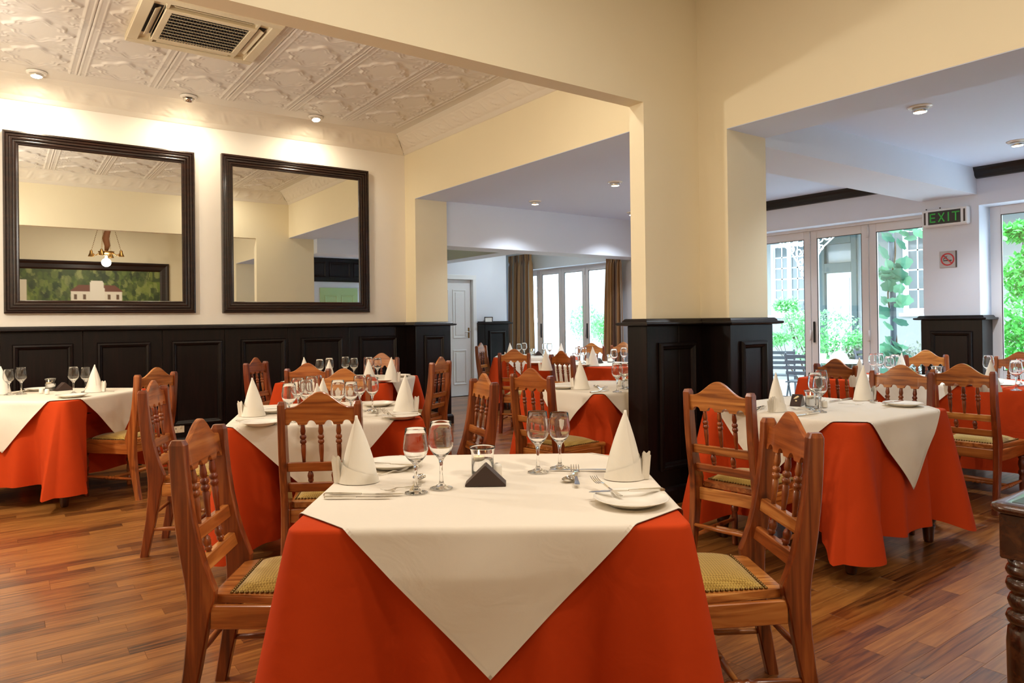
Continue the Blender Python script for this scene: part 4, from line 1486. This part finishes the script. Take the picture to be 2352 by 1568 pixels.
# panelled wall table
for (u, v, sd, w) in ((698, 820, -1, 'far left one'), (756, 826, 1, 'second one, behind glasses'), (846, 825, -1, 'third one, behind glasses'), (899, 820, 1, 'right one before the orange chair')):
    napkin(u, v, 'panelled wall table: napkin cone, %s' % w, sd, -36, 1.0, True)
for (u, v, s, w) in ((734, 825, .94, 'first from the left'), (756, 822, 1.0, 'second from the left'), (793, 819, 1.0, 'third from the left'), (813, 822, .94, 'fourth from the left'), (847, 820, 1.0, 'fifth from the left'), (867, 822, .94, 'sixth from the left')):
    glass(u, v, 'panelled wall table: wine glass, %s' % w, s, True)
plate(884, 873, 'side plate at the right front of the panelled wall table')
plate(918, 862, 'side plate right of the orange chair napkin, panelled wall table')
# table left of the pillar
napkin(1333, 893, 'napkin cone in the middle of the table left of the dark pillar', -1, -40, 1.0)
plate(1294, 888, 'stacked looking side plate left of the napkin, table left of the dark pillar')
glass(1418, 900, 'table left of the dark pillar: taller wine glass', 1.0)
glass(1434, 893, 'table left of the dark pillar: wine glass touching the pillar edge', .94)
shaker(1422, 886, 'ivory shaker beside the pillar edge, table left of the dark pillar', 1.2)
candle(1440, 890, 'candle glass partly behind the dark pillar edge')
cutlery('spoon', 1380, 893, 1366, 886, 'spoon lying right of the napkin, table left of the dark pillar')
cutlery('fork', 1376, 897, 1396, 888, 'fork lying right of the napkin, table left of the dark pillar', .004)
cutlery('knife', 1356, 901, 1400, 896, 'knife lying right of the napkin, table left of the dark pillar')
# far room tables
napkin(1253, 803, 'window side table: napkin cone, left one', -1, -40, 1.0, True)
napkin(1361, 796, 'window side table: napkin cone beside the dark number block', -1, -40, 1.0, True)
plate(1228, 833, 'window side table: dark looking side plate left of the left napkin')
plate(1333, 838, 'window side table: side plate right of the red brown chair')
pyramid(1374, 834, 'window side table: dark number block behind the right napkin', 10)
for (u, v, s, w) in ((1328, 797, 1.0, 'pair before the window, left'), (1341, 797, .94, 'pair before the window, right'), (1410, 801, 1.0, 'right pair, left'), (1433, 798, 1.0, 'right pair, at the pillar edge')):
    glass(u, v, 'window side table: wine glass, %s' % w, s, True)
candle(1322, 829, 'candle glass on the window side table')
candle(1402, 832, 'candle glass between the right glasses, window side table')
napkin(1171, 787, 'farthest table: napkin cone at the left', -1, -40, 1.0, True)
napkin(1289, 788, 'farthest table: napkin cone before the glass doors', 1, -40, 1.0, True)
for (u, v, s, w) in ((1192, 789, .94, 'smaller left one'), (1204, 787, 1.0, 'taller left one'), (1250, 788, .94, 'right one, left of its pair'), (1262, 788, 1.0, 'right one, right of its pair')):
    glass(u, v, 'farthest table: wine glass, %s' % w, s, True)
candle(1222, 815, 'candle glass on the farthest table')
pyramid(1236, 816, 'dark number block on the farthest table', -20)
# numbered table
napkin(1783, 944, 'numbered table: napkin cone at the left, by the number six', -1, 10)
napkin(1985, 918, 'numbered table: napkin cone at the right, before the chair back', 1, -20)
pyramid(1832, 930, 'dark brown triangular block with gold number six on the numbered table', 20, '6')
candle(1866, 936, 'lit candle in a flared water glass on the numbered table')
glass(1873, 941, 'numbered table: wine glass, left one of the three overlapping', 1.0)
glass(1884, 946, 'numbered table: wine glass, nearest of the three overlapping', .94)
glass(1886, 930, 'numbered table: wine glass, rear one of the three overlapping', 1.0)
shaker(1880, 934, 'left ivory shaker behind the glass stems of the numbered table')
shaker(1894, 935, 'right ivory shaker behind the glass stems of the numbered table')
plate(2074, 927, 'white side plate at the right of the numbered table')
plate(1688, 939, 'side plate seen between the chair spindles, numbered table left')
cutlery('knife', 2028, 927, 2076, 920, 'knife resting on the right plate of the numbered table', .020)
cutlery('fork', 1985, 915, 2016, 927, 'fork right of the right napkin, numbered table')
cutlery('knife', 1955, 915, 1900, 923, 'knife behind the glasses of the numbered table')
cutlery('fork', 1925, 925, 1980, 929, 'fork left of the right napkin, numbered table')
cutlery('fork', 1868, 945, 1815, 938, 'fork pointing to the left napkin, numbered table')
cutlery('knife', 1880, 947, 1828, 955, 'knife in front of the glass feet, numbered table')
cutlery('fork', 1730, 945, 1755, 936, 'fork left of the left napkin, numbered table')
cutlery('knife', 1722, 942, 1755, 932, 'knife left of the left napkin, numbered table')
# long terrace table
for (u, v, s, w) in ((2006, 812, 1.0, 'first from the left'), (2019, 811, 1.0, 'second from the left'), (2042, 818, .94, 'third from the left, shorter'), (2056, 814, 1.0, 'fourth from the left'), (2270, 816, 1.0, 'behind the slim napkin, under the pier edge'), (2333, 827, 1.0, 'front one at the right edge'), (2344, 824, .94, 'rear one at the right edge')):
    glass(u, v, 'long terrace table: wine glass, %s' % w, s, True)
for (u, v, sd, w) in ((1974, 821, -1, 'left one behind the numbered table napkin'), (2071, 810, 1, 'middle one behind the glasses'), (2275, 826, -1, 'right one behind the olive seated chair')):
    napkin(u, v, 'long terrace table: napkin cone, %s' % w, sd, -30, 1.0, True)
plate(1922, 863, 'side plate seen under the left chair crest, long terrace table')
plate(2204, 880, 'side plate seen through the olive seated chair back, long terrace table')
candle(2152, 868, 'candle glass between two chair backs, long terrace table')
pyramid(2138, 868, 'dark number block between two chair backs, long terrace table', 10)
cutlery('knife', 2345, 884, 2300, 889, 'knife at the right edge of the long terrace table')
cutlery('fork', 2286, 886, 2310, 877, 'fork right of the right napkin, long terrace table')

# ------------------------------------------------------------------ old side table at the right edge
st_ = thing('side_table', 'dark old wooden table corner with thick turned leg at the right edge', 'table', (2.245, .84, 0))
W2, D2 = .62, 1.3
m = MB()
tp = [(0, .728), (.012, .726), (.024, .731), (.028, .740), (.024, .749), (.010, .754), (-.012, .755)]
def tring(k, z):
    rc_ = .05
    pts = []
    for cx_, cy_, a0 in ((rc_, -rc_, PI / 2), (rc_, -D2 + rc_, PI), (W2 - rc_, -D2 + rc_, 1.5 * PI), (W2 - rc_, -rc_, 0)):
        for i in range(6):
            a = a0 + PI / 2 * i / 5
            pts.append(Vector((cx_ + (rc_ + k - .028) * cos(a), cy_ + (rc_ + k - .028) * sin(a), z)))
    return pts
m.loft([tring(k, z) for k, z in tp], True, True)
m.build('tabletop', SIDEW, st_)
MB().cbox(.05, W2 - .05, -D2 + .05, -.05, .7545, .7565, .001).build('leather_inlay', SIDEW if False else simple('black_leather_inlay', rgb(52, 56, 62), .32, bump=.2, bscale=120), st_)
m = MB()
m.cbox(.05, W2 - .05, -.050, -.030, .60, .728, .003)
m.cbox(.03, .05, -D2 + .05, -.05, .60, .728, .003)
m.cbox(W2 - .05, W2 - .03, -D2 + .05, -.05, .60, .728, .003)
m.build('apron', SIDEW, st_)
SL = [(0, .020), (.015, .030), (.06, .034), (.09, .026), (.10, .036), (.13, .046), (.20, .052), (.36, .054), (.40, .050), (.412, .036), (.418, .050), (.432, .055), (.446, .050), (.452, .036), (.462, .046), (.478, .050), (.494, .044), (.503, .034), (.510, .050), (.524, .054), (.538, .050), (.545, .036), (.552, .050), (.562, .054), (.574, .050), (.58, .046), (.60, .052)]
lm = MB().lathe([(0, 0)] + [(r, z) for z, r in SL] + [(0, .60)], 28).cbox(-.052, .052, -.052, .052, .598, .726, .004).mesh('leg')
for x, y in ((.078, -.078), (W2 - .078, -.078), (.078, -D2 + .07), (W2 - .07, -D2 + .07)):
    put('leg', lm, SIDEW, st_, (x, y, 0))

# ------------------------------------------------------------------ seen in the mirrors: painting, chandelier, green door
pt = thing('framed_painting', 'large landscape painting in broad dark frame, seen in the larger mirror', 'painting', (1.60, YB, 1.15))
m = MB()
mitred(m, -1.64, 1.64, 0, 1.60, .20, [(0, 0), (0, .05), (.2, .07), (.4, .05), (.8, .04), (1, .02), (1, 0)])
m.build('frame', FRAMEW, pt, (0, 0, 0), (0, 0, PI))
def canvas():
    NX, NZ = 150, 76
    r = random.Random(4)
    bl = [(r.uniform(-1, 1), r.uniform(0, 1), r.uniform(.015, .075), r.choice([(46, 66, 24), (92, 112, 44), (128, 140, 66), (60, 80, 32), (150, 156, 92), (70, 84, 40), (40, 52, 26)])) for _ in range(620)]
    vs, fs, cols = [], [], []
    for i in range(NX + 1):
        for j in range(NZ + 1):
            x, z = -1 + 2 * i / NX, j / NZ
            c = [70, 84, 40] if z > .80 else [104, 122, 46]
            if z < .22:
                c = [190, 176, 120]
            else:
                for bx, bz, br, bc in bl:
                    if (x - bx) ** 2 + ((z - bz) * .5) ** 2 < br * br * .5 and z < 1.1:
                        c = [(a * .4 + b * .6) for a, b in zip(c, bc)]
            hx = x + .1
            if abs(hx) < .34 and .42 < z < .60:
                c = [236, 226, 206]
                if abs(((hx + .34) / .68 * 6) % 1 - .5) < .16 and .46 < z < .54 and abs(hx) > .08:
                    c = [110, 84, 60]
            if abs(hx) < .36 and .60 <= z < .72 - .10 * max(0, abs(hx) - .24) / .1:
                c = [120, 74, 56]
            if abs(hx) < .10 - .12 * max(0, z - .66) and .42 < z < .80:
                c = [240, 232, 214]
            if x > .80 and z < .80:
                c = [226, 214, 186]
            cols.append([rgb(*c)[k] for k in range(3)] + [1.0])
            vs.append((-x * 1.45, .022, .18 + 1.24 * z))
    for i in range(NX):
        for j in range(NZ):
            fs.append((i * (NZ + 1) + j, i * (NZ + 1) + j + 1, (i + 1) * (NZ + 1) + j + 1, (i + 1) * (NZ + 1) + j))
    m = MB().add(vs, fs)
    me = m.mesh('canvas')
    at_ = me.attributes.new('paint', 'FLOAT_COLOR', 'POINT')
    at_.data.foreach_set('color', [c for q in cols for c in q])
    mt, nt, n, b = newmat('painted_canvas')
    a = n.new('ShaderNodeAttribute')
    a.attribute_name = 'paint'
    nt.links.new(a.outputs['Color'], b.inputs['Base Color'])
    b.inputs['Roughness'].default_value = .5
    return put('canvas', me, mt, pt)
canvas()

cx_, cy_ = 1.62, .45
ch = thing('chandelier', 'brass chandelier of chains and shades with gnarled wooden core, in the larger mirror', 'chandelier', (cx_, cy_, 2.62))
MB().tube([(.02, 0, 1.03), (-.02, .01, .70), (.03, -.01, .50), (-.01, .01, .34), (.02, 0, .20), (0, 0, .10)], [.02, .03, .055, .06, .05, .03], 10).build('core', GNARL, ch)
MB().lathe([(.0, .03), (.10, .045), (.135, .075), (.14, .09), (.12, .095), (0, .09)], 24).build('bowl', BRASS, ch)
MB().lathe([(0, -.055), (.022, -.045), (.027, -.02), (.018, .01), (0, .02)], 16).build('bulb', BULBC, ch)
for k in range(4):
    a = k * PI / 2 + .4
    arm = MB().tube([(.10 * cos(a), .10 * sin(a), .07), (.18 * cos(a), .18 * sin(a), .02), (.25 * cos(a), .25 * sin(a), .06), (.26 * cos(a), .26 * sin(a), .12)], .010, 8).build('arm', BRASS, ch)
    MB().lathe([(.022, .11), (.03, .06), (.055, .0), (.058, -.005), (.05, 0), (.028, .055), (.02, .105)], 14, TR(.26 * cos(a), .26 * sin(a), .0)).build('shade', BRASS, arm)
    cb = MB()
    p0, p1 = Vector((.25 * cos(a), .25 * sin(a), .13)), Vector((.03 * cos(a), .03 * sin(a), .95))
    for q in range(26):
        c = p0.lerp(p1, q / 25)
        cb.lathe([(.011, -.003), (.014, 0), (.011, .003), (.008, 0)], 8, TR(*c) @ RZ(a) @ RX(PI / 2 * (q % 2)) @ RY(PI / 2), closed=True)
    cb.build('chain', BRASS, ch)
MB().lathe([(0, 1.0), (.06, 1.0), (.06, 1.03), (0, 1.04)], 16).build('ceiling_rose', BRASS, ch)
lamp('chandelier_light', 'POINT', (cx_, cy_, 2.50), 40, (1.0, 0.88, 0.72), shadow_soft_size=.08)
dup(ch, 'added unseen brass chandelier to light the mirror room from outside the picture', (-1.0, 5.2, 2.53))  # unseen copy, added to carry the light below
lamp('chandelier_light', 'POINT', (-1.0, 5.2, 2.40), 150, (1.0, 0.95, 0.87), shadow_soft_size=.08)  # added fill that brightens the tin ceiling

gd = bpy.data.objects.new('door_10', None)
gd.location = (6.45, .0, 0)
COL.objects.link(gd)
struct(gd)
MB().cbox(-.46, .46, 0, .04, .01, 2.12, .004).build('door_leaf', PALEGRN, gd)
for a, b in ((-.36, -.05), (.05, .36)):
    for z0, z1 in ((.2, .9), (1.05, 1.95)):
        m = MB()
        mitred(m, a, b, z0, z1, .04, [(0, 0), (0, .004), (.3, .014), (.7, .008), (1, 0), (1, 0)])
        m.build('door_panel', PALEGRN, gd, (0, .04, 0), (0, 0, PI))
hd = MB().cbox(4.9, 7.9, .0, .08, 2.26, 2.81, .01)
hd = struct(hd.build('trim_8', DARKW))
for k in range(4):
    m = MB()
    mitred(m, -.26, .26, 2.36, 2.72, .04, PMOLD)
    m.build('panel_moulding', DARKW, hd, (5.85 + k * .6, .08, 0), (0, 0, PI))

# ------------------------------------------------------------------ outside: terrace, facade, planting
GZ = -.10
struct(MB().box(8.6, 40, -12, 40, GZ - .2, GZ).build('ground', PATIO))
fx = 14.2
fac = MB()
holes = [(8.65, 9.55, 1.35, 2.95), (7.55, 8.35, GZ, 3.0), (5.75, 6.65, 1.35, 3.0), (17.6, 18.4, 1.3, 2.4)]
ys = sorted({-12, 30} | {h[0] for h in holes} | {h[1] for h in holes})
for y0, y1 in zip(ys[:-1], ys[1:]):
    hs = [h for h in holes if h[0] <= y0 and h[1] >= y1]
    if not hs:
        fac.box(fx, fx + .3, y0, y1, GZ, 5.2)
    else:
        z0, z1 = hs[0][2], hs[0][3]
        if z0 > GZ:
            fac.box(fx, fx + .3, y0, y1, GZ, z0)
        fac.box(fx, fx + .3, y0, y1, z1, 5.2)
struct(fac.build('facade', FACADE))
DIMPANE = simple('dim_outside_pane', rgb(120, 128, 132), .08)
def sash(label, y0, y1, z0, z1, ny, nz):
    t = thing('outside_window', label, 'window', (fx, (y0 + y1) / 2, z0))
    w, h = (y1 - y0) / 2, z1 - z0
    MB().cbox(-.02, .1, -w, -w + .07, 0, h, .005).cbox(-.02, .1, w - .07, w, 0, h, .005).cbox(-.02, .1, -w + .07, w - .07, h - .07, h, .005).cbox(-.02, .1, -w + .07, w - .07, 0, .07, .005).cbox(-.01, .09, -.05, .05, .07, h - .07, .004).build('frame', WHITEP, t)
    for i in range(ny):
        for j in range(nz):
            a = -w + .07 + (2 * w - .14) * i / ny
            c = .07 + (h - .14) * j / nz
            MB().box(.03, .05, a + .014, a + (2 * w - .14) / ny - .014, c + .014, c + (h - .14) / nz - .014).build('pane', DIMPANE, t)
    m = MB()
    for i in range(1, ny):
        a = -w + .07 + (2 * w - .14) * i / ny
        m.box(.02, .06, a - .014, a + .014, .07, h - .07)
    for j in range(1, nz):
        c = .07 + (h - .14) * j / nz
        m.box(.02, .06, -w + .07, w - .07, c - .014, c + .014)
    m.build('glazing_bars', WHITEP, t)
    MB().cbox(-.08, .1, -w - .06, w + .06, -.07, 0, .01).build('sill', WHITEP, t)
sash('white many paned sash window across the terrace beside the pillar', 8.65, 9.55, 1.35, 2.95, 4, 6)
sash('white paned window across the terrace behind the climbing vine', 5.75, 6.65, 1.35, 3.0, 4, 4)
sash('small paned window glimpsed beside the left far curtain, across the terrace', 17.6, 18.4, 1.3, 2.4, 3, 3)
t = thing('outside_door', 'white door in a dark slate frame across the terrace', 'door', (fx, 7.95, GZ))
MB().cbox(-.06, .12, -.40, -.29, 0, 3.1, .006).cbox(-.06, .12, .29, .40, 0, 3.1, .006).cbox(-.06, .12, -.29, .29, 2.92, 3.1, .006).cbox(-.06, .12, -.29, .29, 2.32, 2.52, .006).build('frame', DARKGRN, t)
MB().cbox(.02, .07, -.29, .29, 0, 2.32, .006).build('door_leaf', WHITEP, t)
MB().cbox(-.0, .02, -.22, .22, 1.3, 2.2, .006).build('door_panel', WHITEP, t)
MB().cbox(.03, .05, -.29, .29, 2.52, 2.92, .004).build('transom_pane', DIMPANE, t)
struct(MB().box(12.2, 14.2, -4, 14, 3.05, 3.12).box(12.2, 12.32, -4, 14, 2.86, 3.05).build('roof', FACADE))
t = thing('verandah_post', 'dark iron verandah post with white scroll brackets across the terrace', 'post', (12.26, 7.50, GZ))
MB().lathe([(0, 0), (.10, 0), (.10, .10), (.07, .14), (.055, .5), (.05, 1.6), (.065, 1.64), (.05, 1.7), (.045, 2.9), (.07, 2.94), (.07, 2.96), (0, 2.96)], 16).build('shaft', DARKIRON, t)
def scroll(sy):
    m = MB()
    r = random.Random(2)
    for (a, b, rad) in ((.10, 2.82, .10), (.28, 2.84, .085), (.43, 2.86, .07), (.55, 2.88, .05), (.14, 2.62, .09), (.30, 2.68, .065), (.11, 2.44, .065), (.10, 2.30, .05), (.08, 2.19, .04)):
        pts = []
        for i in range(22):
            q = i / 21
            an = q * 2.6 * PI + rad * 30
            pts.append((0, sy * (a + rad * (1 - .65 * q) * cos(an)), b + rad * (1 - .65 * q) * sin(an)))
        m.tube(pts, .014, 5)
    m.tube([(0, sy * .06, 2.10), (0, sy * .16, 2.40), (0, sy * .32, 2.66), (0, sy * .62, 2.90)], .014, 5)
    m.build('scroll_bracket', WHITEP, t)
scroll(1)
scroll(-1)

def leafshape(s, lob=True):
    m = MB()
    if lob:
        pts = [(0, 0), (.2, -.14), (.46, -.02), (.50, .26), (.60, .48), (.40, .72), (.18, .80), (0, 1.0), (-.18, .80), (-.40, .72), (-.60, .48), (-.50, .26), (-.46, -.02), (-.2, -.14)]
    else:
        pts = [(0, 0), (.2, .25), (.24, .5), (.14, .8), (0, 1.0), (-.14, .8), (-.24, .5), (-.2, .25)]
    vs = [(x * s, y * s, -.10 * s * abs(x) * 2 - .12 * s * y * y) for x, y in pts] + [(0, .4 * s, .02 * s)]
    n = len(pts)
    m.add(vs, [(i, (i + 1) % n, n) for i in range(n)], False)
    return m
vl = leafshape(.17).mesh('leaf')
rv = random.Random(5)
vx, vy = 9.9, 4.78
vine = thing('climbing_vine', 'large leaved climbing vine on a dark post outside the terrace doors', 'vine', (vx, vy, GZ))
MB().tube([(0, 0, 0), (.01, 0, 1.2), (-.01, .01, 2.9)], [.045, .04, .04], 10).build('post', DARKIRON, vine)
MB().tube([(.05 * cos(k * .5) - .02, .05 * sin(k * .5), k * .1) for k in range(30)], .010, 5).build('stem', BARK, vine)
for k in range(64):
    z = rv.choice([rv.uniform(.55, 1.0), rv.uniform(1.2, 2.2), rv.uniform(1.6, 2.75), rv.uniform(2.4, 2.8)])
    spread = .20 if z < 2.35 else .55
    dy = rv.uniform(-spread, spread * .7)
    o = put('leaf', vl, LEAF_D, vine, (rv.uniform(-.16, .02), dy, z), (rv.uniform(1.9, 2.9), rv.uniform(-.5, .5), rv.uniform(-.9, .9) - PI / 2))
    s = rv.uniform(.7, 1.25)
    o.scale = (s, s, s)
def bush(name, label, loc, blobs, n, size, mat, seed, nleaf=60, cat='bush'):
    r = random.Random(seed)
    t = thing(name, label, cat, loc)
    def spot():
        (bx, by, bz, rx, ry, rz_) = r.choice(blobs)
        while True:
            q = Vector((r.uniform(-1, 1), r.uniform(-1, 1), r.uniform(-1, 1)))
            if .25 < q.length < 1:
                return Vector((bx + q.x * rx, by + q.y * ry, bz + q.z * rz_))
    base_ = leafshape(size, False)
    m = MB()
    for k in range(n):
        M = TR(*spot()) @ RZ(r.uniform(0, 6.28)) @ RX(r.uniform(-1, 1.2)) @ Matrix.Scale(r.uniform(.6, 1.2), 4)
        m.add([M @ Vector(v) for v in base_.v], base_.f)
    stuff(m.build('foliage', mat, t))
    lm = base_.mesh('leaf')
    for k in range(nleaf):
        p = spot()
        o = put('leaf', lm, mat, t, (p.x - .15, p.y, p.z), (r.uniform(-1, 1.2), r.uniform(-.4, .4), r.uniform(0, 6.28)))
        s = r.uniform(1.0, 1.5)
        o.scale = (s, s, s)
    m = MB()
    for (bx, by, bz, rx, ry, rz_) in blobs:
        for q in range(4):
            p = Vector((bx + r.uniform(-rx, rx) * .8, by + r.uniform(-ry, ry) * .8, bz + r.uniform(-.3, .8) * rz_))
            m.tube([(bx * .3 + r.uniform(-.05, .05), by * .3 + r.uniform(-.05, .05), 0), (bx * .7, by * .7, bz * .55), p], [.012, .007, .002], 5)
    m.build('stem', BARK, t)
    return t
bush('garden_bush', 'light green airy bush outside the terrace doors behind the door handle', (11.6, 6.82, GZ), [(0, .45, 1.25, .3, .30, .35), (0, -.2, 1.15, .35, .5, .40), (0, .1, .8, .3, .45, .3), (0, .95, 1.0, .2, .30, .12), (0, .70, 1.62, .1, .28, .12), (0, -.65, .95, .2, .25, .2)], 4200, .075, LEAF_P, 3)
bush('garden_tree', 'bright green leafy small tree outside the right hand window', (10.6, 3.38, GZ), [(0, -.05, 1.35, .45, .50, .55), (0, -.3, 2.1, .4, .40, .5), (0, -.4, 2.9, .35, .35, .5), (0, .15, .95, .35, .35, .4), (0, .12, 2.45, .15, .22, .12), (0, .02, 1.9, .3, .35, .3)], 7000, .085, LEAF_B, 8, 160, 'tree')
bush('garden_bush', 'pale green bush seen through the far glass doors between the curtains', (11.0, 12.0, GZ), [(0, .3, 1.35, .4, .45, .45), (0, -.4, 1.2, .4, .4, .35), (0, -1.0, 1.45, .35, .45, .3), (0, -.8, .75, .3, .3, .3)], 4200, .09, LEAF_P, 12, 40)
bush('planter_shrub', 'low grey green shrubbery in the brick planter behind the patio table', (11.4, 5.4, GZ), [(0, .5, .75, .25, .45, .22), (0, -.2, .72, .25, .5, .25), (0, .9, .62, .2, .3, .15)], 1600, .075, LEAF_G, 21, 30)
pl_ = thing('brick_planter', 'low pinkish brick planter under the shrubbery outside', 'planter', (11.4, 5.4, GZ))
bmz = MB().cbox(-.055, .055, -.105, .105, 0, .065, .004).mesh('brick')
for row in range(7):
    for k in range(10):
        put('brick', bmz, SOIL, pl_, (-.35, -1.0 + k * .22 + (row % 2) * .11, row * .075))
MB().box(-.34, .35, -1.05, 1.2, 0, .48).build('soil_box', BARK, pl_)

def patio_chair(label, x, y, rz):
    t = thing('patio_chair', label, 'chair', (x, y, GZ), rz)
    sm = MB()
    for s in (-1, 1):
        f = MB().tube([(s * .20, -.24, 0), (s * .20, .0, .42), (s * .20, .20, .44)], .014, 6).tube([(s * .19, .22, 0), (s * .19, -.05, .43), (s * .19, -.20, .88)], .014, 6)
        f.build('side_frame', PATIOW, t)
    bm_ = MB().cbox(-.21, .21, -.008, .008, -.026, .026, .003).mesh('slat')
    for k in range(4):
        z = .58 + k * .082
        put('slat', bm_, PATIOW, t, (0, -.05 - .15 * (z - .43) / .45 - .012, z), (.32, 0, 0))
    for k in range(6):
        put('slat', bm_, PATIOW, t, (0, -.13 + k * .062, .452), (PI / 2, 0, 0))
    return t
patio_chair('dark slatted folding patio chair outside, front one beside the pillar', 9.45, 5.86, R(-70))
patio_chair('dark slatted folding patio chair outside, rear one cut by the pillar', 10.3, 6.75, R(-60))
patio_chair('dark slatted patio chair behind the patio table with the white fan napkin', 11.02, 5.62, R(160))
pt2 = thing('patio_table', 'pale patio table outside with a white fan napkin on it', 'table', (10.3, 5.75, GZ))
MB().lathe([(0, .70), (.42, .70), (.43, .712), (.42, .725), (0, .725)], 32).build('tabletop', WHITEP, pt2)
MB().lathe([(0, 0), (.22, 0), (.22, .02), (.04, .05), (.035, .68), (.10, .70), (0, .70)], 16).build('pedestal', DARKIRON, pt2)
fm = MB()
fm.grid(lambda u, v: ((.012 if round(u * 24) % 2 else -.012) * (.3 + v), (.02 + .115 * v) * cos(PI * u), .02 + (.02 + .13 * v) * sin(PI * u)), 24, 5, False)
fm.grid(lambda u, v: (.004 + (.012 if round(u * 24) % 2 else -.012) * (.3 + v), (.02 + .115 * v) * cos(PI * (1 - u)), .02 + (.02 + .13 * v) * sin(PI * (1 - u))), 24, 5, False)
tag(fm.build('fan_napkin', NAPK, None, (10.15, 5.70, GZ + .725 - .018), (0, 0, .5)), 'white napkin folded to a fan on the patio table outside', 'napkin')
tag(MB().lathe([(0, 0), (.05, 0), (.06, .10), (.055, .10), (.045, .01), (0, .01)], 16).build('patio_pot', CHINA, None, (10.25, 6.02, GZ + .7255)), 'small pale pot at the left of the patio table outside', 'pot')
